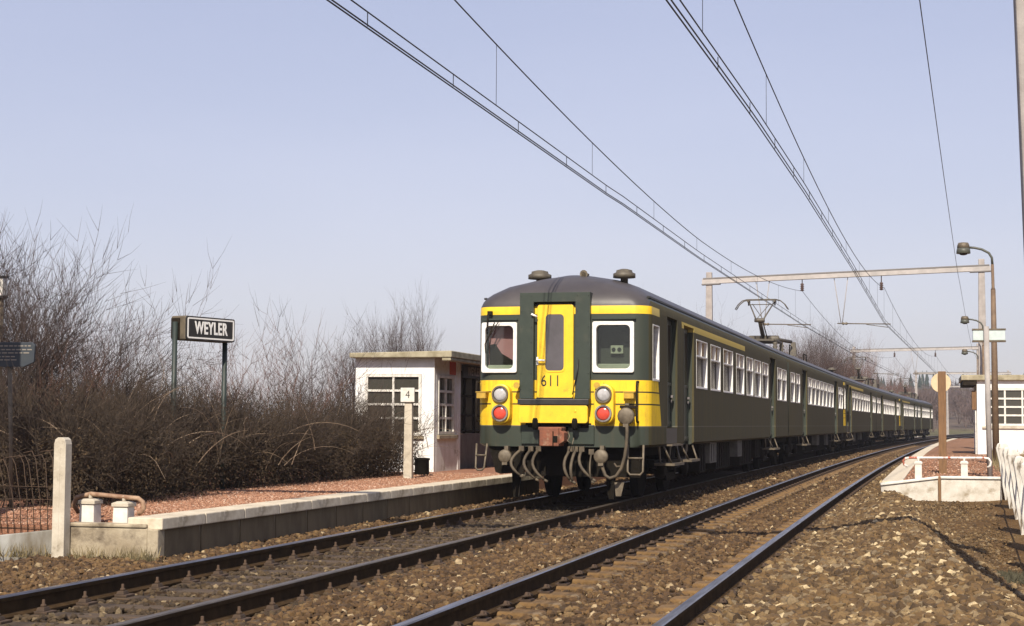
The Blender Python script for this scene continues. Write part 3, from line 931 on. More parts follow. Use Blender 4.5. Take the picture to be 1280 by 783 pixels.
# ---- leading car type
def front_car(label):
    t = thing('train_carriage', label, 'train carriage', group=GRP_T)
    wins = [(5.0, 6.45), (6.92, 8.35), (8.83, 10.38), (10.97, 12.42), (12.92, 14.24), (14.56, 15.96), (16.27, 17.68), (20.1, 21.3), (21.55, 22.7)]
    doors = [(1.75, 2.80, 1.165, 2.965, 2), (3.52, 4.70, .905, 2.93, 2), (18.12, 19.56, .905, 2.95, 2)]
    pk = [(HW - .12, HW + .3, a, c, 1.87, 2.76) for a, c in wins] + [(HW - .12, HW + .3, .36, .97, 1.885, 2.76)]
    pk += [(HW - .15, HW + .3, a, c, zz0 if zz0 > 1 else .7, zz1) for a, c, zz0, zz1, k in doors]
    pk += [(-1.22, -.725, -.3, 1.1, 2.035, 2.757), (.53, 1.105, -.3, 1.1, 2.035, 2.757)]
    make_body(True, pk, m_paintA, t)
    for a, c in wins: side_window(t, a, c)
    side_window(t, .36, .97, 1.885, 2.76, hop=False)
    for a, c, zz0, zz1, k in doors: side_door(t, a, c, zz0, zz1, k)
    gutter(t, .32)
    # step wells
    step_mb(1.62, 2.95, .87, .565).obj('step', m_dirty_metal, t)
    b = MB(); b.box(HW - .10, HW + .09, 1.70, 2.85, .865, .895); b.obj('step', m_dirty_metal, t)
    step_mb(3.45, 4.8, .87, .59).obj('step', m_dirty_metal, t)
    step_mb(18.05, 19.65, .87, .59).obj('step', m_dirty_metal, t)
    b = MB(); b.box(HW - .04, HW + .004, 1.66, 2.72, .905, 1.15); b.obj('door_well', m_black, t)
    # --- front face: cab windows
    for (x0, z0, x1, z1) in ((-1.275, 2.0, -.70, 2.785), (.495, 2.0, 1.14, 2.785)):
        w = MB(); w.ring(rrect(x0, x1, z0, z1, .03), rrect(x0 + .06, x1 - .06, z0 + .06, z1 - .055, .07), lambda u, v, d: (u, d + .035 * (u / 1.37) ** 2, v), -.03, .08)
        o = w.obj('cab_window', m_frame_white, t, bevel=.006)
        g, gg, gp = base_mat('cab_glass') if 'cab_glass' not in bpy.data.materials else (bpy.data.materials['cab_glass'], None, None)
        if gp is not None:
            tr = gg.new('ShaderNodeBsdfTransparent'); tr.inputs[0].default_value = (.80, .84, .80, 1)
            gl = gg.new('ShaderNodeBsdfGlossy'); gl.inputs['Roughness'].default_value = .03
            fr_ = gg.new('ShaderNodeValue'); fr_.outputs[0].default_value = .045
            mx = gg.new('ShaderNodeMixShader'); lk = g.node_tree.links
            lk.new(fr_.outputs[0], mx.inputs[0]); lk.new(tr.outputs[0], mx.inputs[1]); lk.new(gl.outputs[0], mx.inputs[2])
            lk.new(mx.outputs[0], g.node_tree.nodes['Material Output'].inputs['Surface'])
        q = MB(); q.prism(rrect(x0 + .055, x1 - .055, z0 + .055, z1 - .05, .07), lambda u, v, d: (u, d, v), .055, .061)
        q.obj('pane', g, o)
    m_pinkish = mat('mauve_reflection', (.56, .25, .29), (.48, .22, .25), 3, .8) if 'mauve_reflection' not in bpy.data.materials else bpy.data.materials['mauve_reflection']
    m_desk = mat('pale_desk', (.40, .40, .33), (.33, .33, .27), 4, .6) if 'pale_desk' not in bpy.data.materials else bpy.data.materials['pale_desk']
    b = MB(); b.box(-1.205, -.74, .20, .22, 2.06, 2.74); b.obj('cab_reflection', m_pinkish, t)  # mauve panel stands in for the pinkish reflection in the left cab glass
    b = MB(); b.prism([(-1.19, 2.055), (-.745, 2.055), (-.745, 2.16), (-1.0, 2.31), (-1.10, 2.46), (-1.19, 2.44)], lambda u, v, w: (u, w, v), .165, .19); b.obj('reflected_diagonal', m_under, t)  # dark diagonal shape, drawn as part of that reflection
    b = MB(); b.box(-1.20, -.74, .11, .16, 2.045, 2.125); b.box(.55, 1.085, .14, .30, 2.045, 2.14); b.obj('cab_desk', m_desk, t, bevel=.01)
    b = MB(); b.box(.55, 1.09, .36, .38, 2.06, 2.74); b.obj('cab_partition', m_inside, t)
    b = MB(); b.box(.72, .92, .29, .355, 2.30, 2.43)
    b.obj('control_box', m_desk, t, bevel=.01)
    b = MB()
    for xx in (.765, .855): b.lathe([(.032, -.012), (.032, .0)], 14, (xx + .005, .29, 2.365), 'y')
    b.obj('gauge', m_black, t)
    # rain strips above the cab windows
    b = MB(); b.box(-1.28, -.69, -.012, .03, 2.82, 2.845); b.obj('rain_strip', m_green, t)
    b = MB(); b.box(.49, 1.17, -.012, .03, 2.82, 2.845); b.obj('rain_strip', m_green, t)
    # --- gangway surround with the yellow door set back in it
    GX0, GX1, GY = -.575, .575, -.095
    def gx(x): return x - .03
    gw = MB()
    outer = [(-.635, 1.60), (.475, 1.60), (.475, 3.235), (-.635, 3.235)]
    inner = [(-.415, 1.60), (.245, 1.60), (.245, 3.09), (-.415, 3.09)]
    gw.ring(outer, inner, lambda u, v, d: (u, d, v), GY, .30)
    gw.prism([(-.62, 3.1), (.46, 3.1), (.46, 3.2), (-.62, 3.2)], lambda u, v, w: (u, w, v), .2, .7)
    for zz in np.arange(1.75, 3.2, .24):
        for xx in (-.61, -.45, .28, .45): gw.lathe([(.012, -.008), (.012, 0)], 6, (xx, GY, zz), 'y')
    gw.obj('gangway', m_green, t, bevel=.015)
    dw = MB()
    dw.prism(rrect(-.368, .205, 1.60, 3.055, .05), lambda u, v, w: (u, w, v), -.045, .0)
    dr = dw.obj('gangway_door', m_yellow, t, bevel=.008)
    b = MB(); b.prism(rrect(-.235, .055, 2.03, 2.90, .06), lambda u, v, w: (u, w, v), -.049, -.04)
    b.obj('door_pane', mat('smoked_pane', (.10, .092, .10), (.075, .07, .075), 3, .25) if 'smoked_pane' not in bpy.data.materials else bpy.data.materials['smoked_pane'], dr)
    b = MB(); b.ring(rrect(-.26, .08, 2.005, 2.925, .08), rrect(-.235, .055, 2.03, 2.90, .06), lambda u, v, w: (u, w, v), -.052, -.03)
    b.obj('door_pane_seal', m_yellow, dr)
    b = MB(); b.tube([(-.36, -.06, 2.19), (-.36, -.11, 2.19), (-.23, -.11, 2.185)], .016, 6); b.box(-.375, -.345, -.06, -.04, 2.12, 2.24)
    b.tube([(-.44, -.14, 2.90), (-.36, -.10, 2.86)], .016, 6)
    b.obj('handle', m_letters, dr)
    b = MB(); b.box(-.375, .212, -.052, -.045, 1.6, 1.615); b.obj('kick_strip', m_black, dr)
    text_obj('611', 'lettering', m_black, dr, .245, Matrix.Translation((-.15, -.0465, 1.865)) @ FRONT, .002, 0.0, .80, spacing=1.12)
    b = MB(); b.tube([(.30, GY - .03, 2.20), (.29, GY - .04, 2.02), (.215, GY - .05, 1.66)], .009, 5); b.obj('chain', m_black, t)
    # footplate and yellow fold-down plate
    b = MB(); b.box(-.64, .48, -.20, .05, 1.50, 1.592); b.obj('footplate', m_black, t, bevel=.012)
    b = MB(); b.prism(rrect(-.625, .46, 1.225, 1.495, .04), lambda u, v, w: (u, w, v), -.185, -.12); 
    b.lathe([(.02, -.012), (.02, 0)], 8, (.27, -.185, 1.41), 'y', 0)
    b.obj('buffer_plate', m_yellow, t, bevel=.012)
    # headlight capsules
    for cxh in (-.925, .70):
        b = MB(); b.prism(rrect(cxh - .155, cxh + .155, 1.205, 1.825, .15, 6), lambda u, v, w: (u, w, v), -.15, .06)
        hl = b.obj('headlight_housing', m_yellow, t, bevel=.02)
        for zc_, nm in ((1.665, 'white'), (1.375, 'red')):
            b = MB(); b.lathe([(.128, -.185), (.128, -.14), (.105, -.14), (.105, -.185)], 24, (cxh, 0, zc_), 'y')
            b.v = b.v; b.f = b.f[:-2]; b.m = b.m[:-2]; b.s = b.s[:-2]
            b.ring([(cxh + .13 * math.cos(k * math.pi / 12), zc_ + .13 * math.sin(k * math.pi / 12)) for k in range(24)], [(cxh + .105 * math.cos(k * math.pi / 12), zc_ + .105 * math.sin(k * math.pi / 12)) for k in range(24)], lambda u, v, w: (u, w, v), -.19, -.15)
            b.obj('lamp_rim', m_dirty_metal if nm == 'white' else m_curtain, hl)
            b = MB(); b.lathe([(.108, -.152), (.095, -.165), (.06, -.177), (.02, -.182)], 24, (cxh, 0, zc_), 'y')
            mm = bpy.data.materials.get('lens_' + nm)
            if mm is None:
                if nm == 'white': mm = mat('lens_white', (.46, .45, .45), (.33, .32, .32), 14, .12)
                else: mm = mat('lens_red', (.62, .075, .045), (.50, .06, .04), 8, .2)
            b.obj('lamp_lens', mm, hl)
    # little boxes, marker cones and handrails
    for xx in (-1.25, 1.08):
        b = MB(); b.box(xx - .075, xx + .075, -.10, .06, 1.60, 1.69); b.box(xx - .09, xx + .09, -.11, .06, 1.69, 1.705); b.obj('socket_box', m_yellow if xx > 9 else m_dirty_yellow, t, bevel=.008)
    for xx in (-.66, .60):
        b = MB(); b.lathe([(.018, .02), (.022, -.06), (.05, -.17), (.05, -.18)], 12, (xx, 0, 1.80), 'y'); b.obj('tail_lamp_bracket', m_dirty_yellow, t)
    for xx in (-1.325, 1.20):
        b = MB(); b.tube([(xx, .10, 1.25), (xx, -.06, 1.25), (xx, -.085, 1.30), (xx, -.085, 1.80), (xx, -.06, 1.86), (xx, .10, 1.86)], .016, 7); b.obj('handrail', m_under, t)
    # wiper
    b = MB(); b.tube([(-1.14, -.02, 2.93), (-1.16, -.06, 2.90), (-1.17, -.06, 2.60)], .012, 5); b.tube([(-1.05, -.055, 2.78), (-1.2, -.06, 2.44), (-1.19, -.05, 2.30)], .010, 5); b.tube([(-.98, -.055, 2.80), (-1.18, -.06, 2.50)], .008, 5); b.box(-1.17, -1.10, -.05, .02, 2.90, 2.96)
    b.obj('wiper', m_under, t)
    # buffer beam recess and coupler
    b = MB(); b.box(-.62, -.30, -.03, .02, .90, 1.20); b.obj('buffer_beam', m_green, t, bevel=.01)
    b = MB(); b.box(.07, .53, -.03, .02, .90, 1.20); b.obj('buffer_beam', m_green, t, bevel=.01)
    b = MB(); b.box(-.55, .48, -.025, .02, 1.12, 1.225); b.box(-.34, .12, -.045, .02, .84, 1.19)
    for xx in (-.36, .26): b.lathe([(.03, 1.12), (.05, 1.16), (.05, 1.26), (.035, 1.30)], 10, (xx, -.17, 0)); b.box(xx - .035, xx + .035, -.17, .0, 1.15, 1.22)
    b.tube([(-.5, -.06, 1.185), (.45, -.06, 1.185)], .028, 8)
    b.obj('drawgear', m_dark, t)
    b = MB(); b.box(-.235, .065, -.42, -.02, .875, 1.155); b.box(-.265, .10, -.38, -.04, 1.115, 1.165)
    b.prism([(.065, .90), (.145, .95), (.145, 1.08), (.065, 1.13)], lambda u, v, w: (u, w, v), -.40, -.12)
    cp = b.obj('coupler', m_rust, t, bevel=.012)
    b = MB(); b.box(-.02, .05, -.425, -.41, .93, 1.03); b.box(-.03, -.012, -.423, -.41, .88, 1.1); b.obj('coupler_jaw', m_dark, cp)
    b = MB(); b.tube([(.16, -.2, 1.1), (.20, -.25, 1.02), (.17, -.27, .96), (.24, -.24, .90), (.25, -.2, 1.0)], .009, 5); b.obj('chain', m_dirty_metal, t)
    # air hoses
    def hose(x0, z0, x1, z1, sag, r=.03):
        pts = []
        for k in range(9):
            q = k / 8
            pts.append((x0 + (x1 - x0) * q ** 1.8 - sag * math.sin(q * math.pi), -.06 - .20 * math.sin(q * math.pi * .7), z0 + (z1 - z0) * q))
        b = MB(); b.tube(pts, [r] * 7 + [r * .75, r * .75], 8); b.tube([pts[0], (x0, .1, z0 + .03)], .022, 6)
        e = pts[-1]; b.tube([e, (e[0] + .05, e[1] + .01, e[2] - .03)], .022, 6); b.box(x0 - .04, x0 + .04, -.09, -.03, z0 - .03, z0 + .05)
        b.obj('air_hose', m_hose, t)
    for a in ((-.60, .82, -.58, .42, .13), (-.45, .82, -.34, .37, .10), (-.33, .82, -.20, .36, .09), (.16, .82, .20, .36, .06), (.25, .82, .24, .34, .03), (.35, .82, .55, .38, .05), (.50, .78, .53, .35, .0)):
        hose(*a, r=.024 if a[0] < .5 else .013)
    # multiple-unit jumper with its two plug heads
    def plug(xp, zp, r, name='cable_plug'):
        b = MB(); b.lathe([(r * .6, .02), (r * .85, -.02), (r * .85, -.10), (r, -.11), (r, -.16), (r * .85, -.175), (.02, -.18)], 18, (xp, -.02, zp), 'y')
        b.box(xp - .04, xp + .04, -.19, -.1, zp - r * 1.25, zp - r * .8); b.box(xp - .03, xp + .03, -.09, .05, zp + r * .6, zp + r * 1.5)
        b.obj(name, m_dirty_metal, t)
    plug(1.05, 1.335, .13); plug(.665, .72, .11); plug(-.84, .71, .105)
    b = MB(); b.tube([(1.06, -.16, 1.24), (1.07, -.18, 1.10), (1.06, -.17, .90), (1.03, -.16, .72), (.98, -.15, .55), (.90, -.15, .43), (.80, -.15, .395), (.73, -.15, .44), (.69, -.14, .54), (.67, -.14, .64)], .026, 8)
    b.obj('jumper_cable', m_hose, t)
    b = MB(); b.tube([(.86, -.1, .62), (.90, -.12, .57), (.97, -.12, .58), (1.03, -.13, .68)], .014, 6); b.obj('jumper_cable', m_hose, t)
    b = MB(); b.box(1.02, 1.1, -.10, 0, 1.42, 1.48); b.box(.94, 1.2, -.10, .0, 1.455, 1.50); b.obj('plug_holder', m_under, t, bevel=.008)
    # foot step loops
    b = MB(); b.tube([(1.05, .0, .9), (1.055, -.05, .50), (1.09, -.05, .45), (1.25, -.05, .45), (1.29, -.05, .50), (1.29, .0, .9)], .018, 7); b.tube([(1.05, -.04, .70), (1.29, -.04, .70)], .016, 6); b.obj('foot_step', m_dirty_metal, t)
    b = MB(); b.tube([(-1.34, .0, .9), (-1.34, -.05, .53), (-1.31, -.05, .49), (-1.24, -.05, .49), (-1.20, -.05, .53), (-1.17, .0, .9)], .016, 7); b.tube([(-1.34, -.04, .72), (-1.18, -.04, .72)], .014, 6); b.obj('foot_step', m_dirty_metal, t)
    # skirt / life guard, pipes
    b = MB(); b.prism([(-1.17, .86), (-.60, .86), (-.60, .42), (-.75, .45), (-.98, .43), (-1.06, .46)], lambda u, v, w: (u, w, v), .10, .16); b.box(-.62, 1.2, .25, .30, .40, .87)
    b.obj('snow_guard', m_dark, t)
    for xx in (-.78, .72):
        b = MB(); b.tbox(xx, .35, .06, .6, .05, .03, .08, .04); b.obj('rail_guard', m_dark, t)
    b = MB(); b.prism([(.86, .12), (.94, .12), (.99, .33), (.84, .33)], lambda u, v, w: (u, w, v), .02, .06); b.obj('sand_pipe', m_dirty_metal, t)
    bogie(t, 3.9); bogie(t, 19.6)
    under_boxes(t, [(6.6, 7.4, .30, .86, 1.20, m_under), (7.9, 8.9, .45, .86, 1.22, m_dirty_under), (9.3, 11.6, .30, .86, 1.15, m_under), (12.2, 13.0, .50, .86, 1.25, m_dirty_under), (13.4, 15.8, .28, .86, 1.15, m_under), (16.2, 17.2, .4, .86, 1.2, m_under)])
    b = MB(); b.box(-1.0, 1.0, .4, CAR_L - .3, .70, .88); b.obj('underframe', m_dark, t)
    # roof
    roof_vent(t, -.62, 1.15, 3.565); roof_vent(t, .80, 1.0, 3.55, .18)
    b = MB(); b.lathe([(.03, -.10), (.04, -.04), (.065, -.10)], 10, (.17, .95, 3.60), 'y'); b.box(.13, .21, .85, 1.1, 3.52, 3.62); b.obj('horn', m_dirty_metal, t)
    for s in (4.2, 6.8, 9.4, 12.0, 14.6, 17.2, 20.0): roof_vent(t, 0, s, 3.64, .16)
    b = MB(); b.box(-.30, .30, 5.0, 22.0, 3.585, 3.635); b.obj('roof_walkway', m_roof, t)
    return t

m_dirty_yellow = mat('grimy_yellow', (.50, .31, .03), (.34, .21, .03), 10, .6)
m_dirty_under = mat('grey_box_paint', (.16, .145, .12), (.10, .09, .075), 6, .7)

def rear_car(label):
    t = thing('train_carriage', label, 'train carriage', group=GRP_T)
    wins = [(.75, 1.95), (2.35, 3.6)] + [(6.42 + k * 1.63, 6.42 + k * 1.63 + 1.32) for k in range(7)] + [(20.25, 21.4), (21.7, 22.8)]
    doors = [(4.4, 6.0, .905, 2.95, 2), (18.1, 19.7, .905, 2.95, 2)]
    pk = [(HW - .12, HW + .3, a, c, 1.87, 2.76) for a, c in wins] + [(HW - .15, HW + .3, a, c, .7, zz1) for a, c, zz0, zz1, k in doors]
    make_body(False, pk, m_paintB, t)
    for a, c in wins: side_window(t, a, c)
    for a, c, zz0, zz1, k in doors:
        side_door(t, a, c, zz0, zz1, k)
        step_mb(a - .05, c + .08, .87, .59).obj('step', m_dirty_metal, t)
    gutter(t, .05)
    b = MB()
    for q in range(6): b.box(-.75, .75, -.115 + q * .02, -.10 + q * .02, 1.1, 3.1)
    b.obj('bellows', m_dark, t)
    b = MB(); b.tube([(HW - .03, -.08, 1.0), (HW - .03, -.08, 3.0)], .05, 6); b.obj('corner_pillar', m_green, t)
    bogie(t, 3.2); bogie(t, 19.4)
    under_boxes(t, [(6.2, 7.2, .40, .86, 1.2, m_under), (7.7, 10.6, .28, .86, 1.12, m_under), (11.2, 12.1, .5, .86, 1.25, m_dirty_under), (12.6, 15.4, .3, .86, 1.15, m_under), (15.9, 16.6, .45, .86, 1.22, m_dirty_under)])
    b = MB(); b.box(-1.0, 1.0, .3, CAR_L - .3, .70, .88); b.obj('underframe', m_dark, t)
    for s in (9.0, 11.6, 14.2, 16.8, 20.0): roof_vent(t, 0, s, 3.70, .16)
    b = MB(); b.box(-.30, .30, 8.0, 22.0, 3.585, 3.635); b.obj('roof_walkway', m_roof, t)
    # single-arm pantograph
    S0 = 5.0
    b = MB()
    for sx in (-.55, .55):
        b.box(sx - .03, sx + .03, S0 - .9, S0 + 1.2, 3.84, 3.90)
        for q in (-.8, 1.1): b.lathe([(.05, 3.50), (.085, 3.56), (.05, 3.60), (.085, 3.66), (.05, 3.70), (.085, 3.76), (.05, 3.84)], 10, (sx, S0 + q, 0))
    b.box(-.6, .6, S0 - .9, S0 - .82, 3.84, 3.9); b.box(-.6, .6, S0 + 1.1, S0 + 1.18, 3.84, 3.9)
    b.lathe([(.09, -.5), (.12, -.45), (.12, .45), (.09, .5)], 12, (0, S0 + .9, 3.98), 'x')
    b.box(-.5, .0, S0 + .3, S0 + .5, 3.9, 4.05)
    b.tube([(.1, S0 + .5, 4.02), (.5, S0 + 1.6, 3.98), (.75, S0 + 2.2, 3.95)], .06, 8)
    b.tbox(.8, S0 + 2.5, 3.5, 3.95, .11, .14, .07, .09)
    pt = b.obj('pantograph', m_vent, t)
    ZK, ZH = 4.50, 5.24
    b = MB(); b.tube([(0, S0 + .9, 3.98), (.05, S0 - .65, ZK)], [.075, .06], 8); b.tube([(.16, S0 + .6, 3.95), (.14, S0 - .6, ZK - .02)], .022, 6); b.lathe([(.06, -.16), (.07, -.1), (.07, .1), (.06, .16)], 10, (.05, S0 - .65, ZK), 'x')
    b.obj('lower_arm', m_vent, pt)
    b = MB()
    for sx in (-1, 1): b.tube([(.05 + sx * .10, S0 - .65, ZK), (sx * .42, S0 + .4, ZH - .06)], [.028, .022], 6)
    b.tube([(.05 - .10, S0 - .6, ZK + .04), (.28, S0 + .22, ZH - .16)], .012, 5); b.tube([(.15, S0 - .6, ZK + .04), (-.28, S0 + .22, ZH - .16)], .012, 5)
    b.tube([(-.34, S0 + .2, ZH - .18), (.34, S0 + .2, ZH - .18)], .014, 5)
    b.obj('upper_arm', m_vent, pt)
    b = MB()
    for q in (.25, .55):
        b.box(-.46, .46, S0 + q - .03, S0 + q + .03, ZH - .03, ZH)
        for sx in (-1, 1): b.tube([(sx * .46, S0 + q, ZH - .015), (sx * .60, S0 + q, ZH - .05), (sx * .74, S0 + q, ZH - .17), (sx * .84, S0 + q, ZH - .33)], .016, 6)
    for sx in (-.42, .42): b.box(sx - .03, sx + .03, S0 + .2, S0 + .6, ZH - .10, ZH - .04); b.box(sx - .02, sx + .02, S0 + .36, S0 + .44, ZH - .2, ZH - .04)
    b.obj('collector_head', m_vent, pt)
    b = MB(); b.tube([(.6, S0 + 3.2, 3.55), (.6, S0 + 3.2, 3.9), (.6, S0 + 4.2, 3.9), (.6, S0 + 4.2, 3.55)], .022, 6); b.obj('roof_cable', m_dark, t)
    b = MB(); b.tube([(.5, S0 + 9.5, 3.55), (.5, S0 + 9.5, 3.85), (.5, S0 + 10.6, 3.85), (.5, S0 + 10.6, 3.55)], .022, 6); b.obj('roof_cable', m_dark, t)
    return t

TY0 = 25.0
labs = ['leading dark green carriage with yellow gangway door numbered 611',
        'second dark green carriage, with raised pantograph, joined behind the carriage numbered 611',
        'third dark green carriage, its yellow nose just showing against the second one',
        'fourth dark green carriage, under the second pantograph along the train',
        'fifth dark green carriage, its yellow nose showing far down the train',
        'last dark green carriage, farthest along the train near the bend']
pa = front_car(labs[0]); pb = rear_car(labs[1])
for i in range(6):
    o = (pa, pb)[i % 2] if i < 2 else copy_tree((pa, pb)[i % 2])
    ya = TY0 + i * CAR_L; yb = ya + CAR_L
    xa, xb = c1(ya), c1(yb)
    o.location = (xa, ya, 0); o.rotation_euler.z = -math.atan2(xb - xa, yb - ya)
    o['label'] = labs[i]

# ------------------------------------------------------------------ left platform furniture
# tall concrete post, wire fence
b = MB()
b.prism([(-.066, -.35), (.066, -.35), (.063, .99), (.052, 1.035), (.024, 1.055), (-.024, 1.055), (-.052, 1.035), (-.063, .99)], lambda u, v, w: (u, w, v), -.06, .06)
b.box(-.026, .006, -.063, -.058, -.3, .95)
o = b.obj('concrete_post', m_conc_pale, bevel=.012, loc=(-8.195, PY0 - .08, 0))
tag(o, 'tall pale concrete fence post with rounded top beside the platform end wall', 'post')
t = thing('wire_fence', 'rusty wire mesh fence curving over at the top, on the grey plinth', 'fence', (-8.26, PY0 + .09, 0))
b = MB(); frs = random.Random(3)
for k in range(24):
    x = -.03 - k * .073
    lean = -.05 - .012 * k + frs.uniform(-.02, .02)
    top = .93 - .012 * k + frs.uniform(-.03, .03)
    b.tube([(x, 0, .10), (x + lean * .3, .02, .45), (x + lean, .05, top - .08), (x + lean - .05, .06, top), (x + lean - .14, .05, top - .02)], .0045, 4)
b.obj('upright_wires', m_iron, t)
b = MB()
for z in (.16, .25, .34, .44, .56): b.tube([(0, 0, z), (-.6, .02, z - .01 + frs.uniform(-.02, .02)), (-1.2, .02, z - .02 + frs.uniform(-.02, .02)), (-1.8, .02, z)], .004, 4)
b.obj('cross_wires', m_iron, t)

def bollard(x, y, z0, z1, w, label, m, cap):
    t = thing('bollard', label, 'bollard', (x, y, 0))
    b = MB(); b.tbox(0, 0, z0, z1 - .055, w, w, w * .94, w * .94); b.obj('shaft', m, t, bevel=.008)
    b = MB(); b.tbox(0, 0, z1 - .053, z1 - .015, w * 1.12, w * 1.12, w * 1.12, w * 1.12); b.tbox(0, 0, z1 - .015, z1, w * 1.05, w * 1.05, w * .6, w * .6); b.lathe([(.02, z1), (.025, z1 + .05), (.01, z1 + .06)], 8)
    b.obj('cap', cap, t, bevel=.006)
bollard(-8.10, 15.12, .18, .445, .082, 'squat white bollard under the rusty pipe, next to the tall concrete post', m_white_paint, m_conc_pale)
bollard(-7.735, 15.12, .18, .425, .082, 'squat white bollard under the rusty pipe, at its hooked end', m_white_paint, m_conc_pale)
b = MB(); b.tube([(-8.27, 15.20, .30), (-8.30, 15.14, .38), (-8.25, 15.12, .455), (-8.1, 15.12, .49), (-7.735, 15.12, .465), (-7.58, 15.12, .455), (-7.53, 15.12, .42), (-7.52, 15.12, .36), (-7.55, 15.12, .32), (-7.58, 15.12, .305)], .024, 9)
tag(b.obj('pipe_rail', m_rust_pipe if 'm_rust_pipe' in globals() else mat('rusty_pipe_paint', (.33, .22, .14), (.17, .085, .045), 12, .7), None), 'rusty pipe rail with hooked ends across two squat white bollards', 'pipe rail')

# station name sign
SA = R(18)
t = thing('station_sign', 'black WEYLER station sign box with white border on two green posts in the hedge', 'sign', (-9.60, 20.42, .2), -SA + R(90) - R(0))
t.rotation_euler.z = R(90) - SA - R(0)
# local x runs along the sign (away from the camera), local -y is its lettered face
SL, SHh, SZ0, SD = .965, .325, 2.105, .27
b = MB(); b.box(0, SL, .0, SD, SZ0 - .2 + .2 - .0, SZ0 + SHh)
b.obj('sign_box', m_sign_side, t, bevel=.02)
b = MB(); b.prism(rrect(.004, SL - .004, SZ0 + .004, SZ0 + SHh - .004, .03), lambda u, v, w: (u, w, v), -.012, .01)
fc = b.obj('sign_face', m_black, t)
b = MB(); b.ring(rrect(.022, SL - .022, SZ0 + .022, SZ0 + SHh - .022, .025), rrect(.042, SL - .042, SZ0 + .042, SZ0 + SHh - .042, .015), lambda u, v, w: (u, w, v), -.0165, -.011)
b.obj('border', m_letters, fc)
text_obj('WEYLER', 'lettering', m_letters, fc, .232, Matrix.Translation((SL * .505, -.0135, SZ0 + SHh * .5)) @ FRONT, .003, .0065, .68, spacing=1.12)
b = MB(); b.box(-.02, .0, .10, SD - .02, SZ0 + .02, SZ0 + SHh - .03)
b.obj('end_plate', m_under, t, bevel=.006)
for xx in (-.06, SL - .035):
    b = MB(); b.tube([(xx, SD * .5, -.2), (xx, SD * .5, SZ0 + (.24 if xx < 0 else .0))], .036, 10); b.obj('post', m_post_green, t)

# blue notice board and the pale panel at the left edge
t = thing('notice_board', 'dark blue enamel notice of worn text lines on a thin pole at the left edge', 'sign', (-9.62, 16.0, .1), R(4))
b = MB(); b.prism([(-.62, 1.69), (.22, 1.69), (.335, 1.74), (.345, 1.92), (.31, 1.955), (-.62, 1.955)], lambda u, v, w: (u, w, v), -.015, .015)
nb = b.obj('panel', m_blue_sign, t, bevel=.004)
b = MB(); nr = random.Random(8)
for k, z in enumerate((1.915, 1.875, 1.84, 1.80, 1.765)):
    x = -.58
    while x < (.27 if k < 3 else .10):
        w = nr.uniform(.02, .07)
        b.box(x, x + w, -.018, -.0155, z - .006, z + .006); x += w + .014
b.obj('print', m_pale_line, nb)
b = MB(); b.tube([(.12, 0, -.1), (.09, .0, .9), (.04, .02, 1.75)], .022, 8); b.obj('pole', m_dirty_metal, t)
t = thing('lamp_sign', 'small pale panel in a dark frame on a pole, cut by the left edge', 'sign', (-12.045, 19.9, 0))
b = MB(); b.box(-.5, .045, -.06, .06, 2.88, 3.12); b.obj('panel', m_white_paint, t, bevel=.01)
b = MB(); b.box(-.52, .055, -.08, .08, 3.122, 3.15); b.box(-.52, .055, -.08, .08, 2.85, 2.878); b.obj('frame', m_black, t)
b = MB(); b.tube([(.0, 0, 0), (.0, 0, 2.88)], .03, 8); b.obj('pole', m_dirty_metal, t)

# distance post with the plate reading 4
t = thing('distance_post', 'slim white concrete post carrying a square plate reading 4', 'sign post', (-8.47, 26.75, 0), R(2))
b = MB(); b.tbox(0, 0, .1, 1.62, .075, .06, .065, .05); b.obj('post', m_conc_pale, t, bevel=.01)
b = MB(); b.box(-.125, .115, -.085, -.055, 1.56, 1.80); pl = b.obj('plate', m_white_paint, t, bevel=.006)
text_obj('4', 'lettering', m_under, pl, .19, Matrix.Translation((0.0, -.0865, 1.68)) @ FRONT, .001, -.002, .9)
b = MB(); b.lathe([(.12, 0), (.13, .05), (.13, .42), (.145, .43), (.145, .46), (.05, .47)], 18)
o = b.obj('barrel', m_dark, loc=(-8.80, 28.6, .12))
tag(o, 'dark round barrel on the red platform behind the post reading 4', 'barrel')

# ------------------------------------------------------------------ shelters
def grid_window(parent, plane, u0, u1, z0, z1, nu, nv, m, thick=.05, depth=.10, name='window'):
    """plane(u, z, d) -> point; d<0 is outside"""
    b = MB()
    b.ring([(u0, z0), (u1, z0), (u1, z1), (u0, z1)], [(u0 + thick, z0 + thick), (u1 - thick, z0 + thick), (u1 - thick, z1 - thick), (u0 + thick, z1 - thick)], lambda u, v, d: plane(u, v, d), -.015, depth)
    iu0, iu1, iz0, iz1 = u0 + thick, u1 - thick, z0 + thick, z1 - thick
    for k in range(1, nu):
        u = iu0 + (iu1 - iu0) * k / nu
        b.prism([(u - thick * .4, iz0), (u + thick * .4, iz0), (u + thick * .4, iz1), (u - thick * .4, iz1)], plane, -.004, .06)
    for k in range(1, nv):
        z = iz0 + (iz1 - iz0) * k / nv
        b.prism([(iu0, z - thick * .42), (iu1, z - thick * .42), (iu1, z + thick * .42), (iu0, z + thick * .42)], plane, .0, .064)
    o = b.obj(name, m, parent)
    g = MB(); g.prism([(iu0, iz0), (iu1, iz0), (iu1, iz1), (iu0, iz1)], plane, .035, .041)
    g.obj('pane', m_shelter_glass, o)
    return o
mg, gg, gp = base_mat('shelter_glass')
gp.inputs['Base Color'].default_value = (.05, .048, .04, 1); gp.inputs['Roughness'].default_value = .08
m_shelter_glass = mg
m_grey_inside = mat('shelter_inside', (.16, .15, .14), (.11, .10, .095), 4, .9)
m_sign_dull = mat('dull_sign_letters', (.33, .31, .28), None, rough=.7)

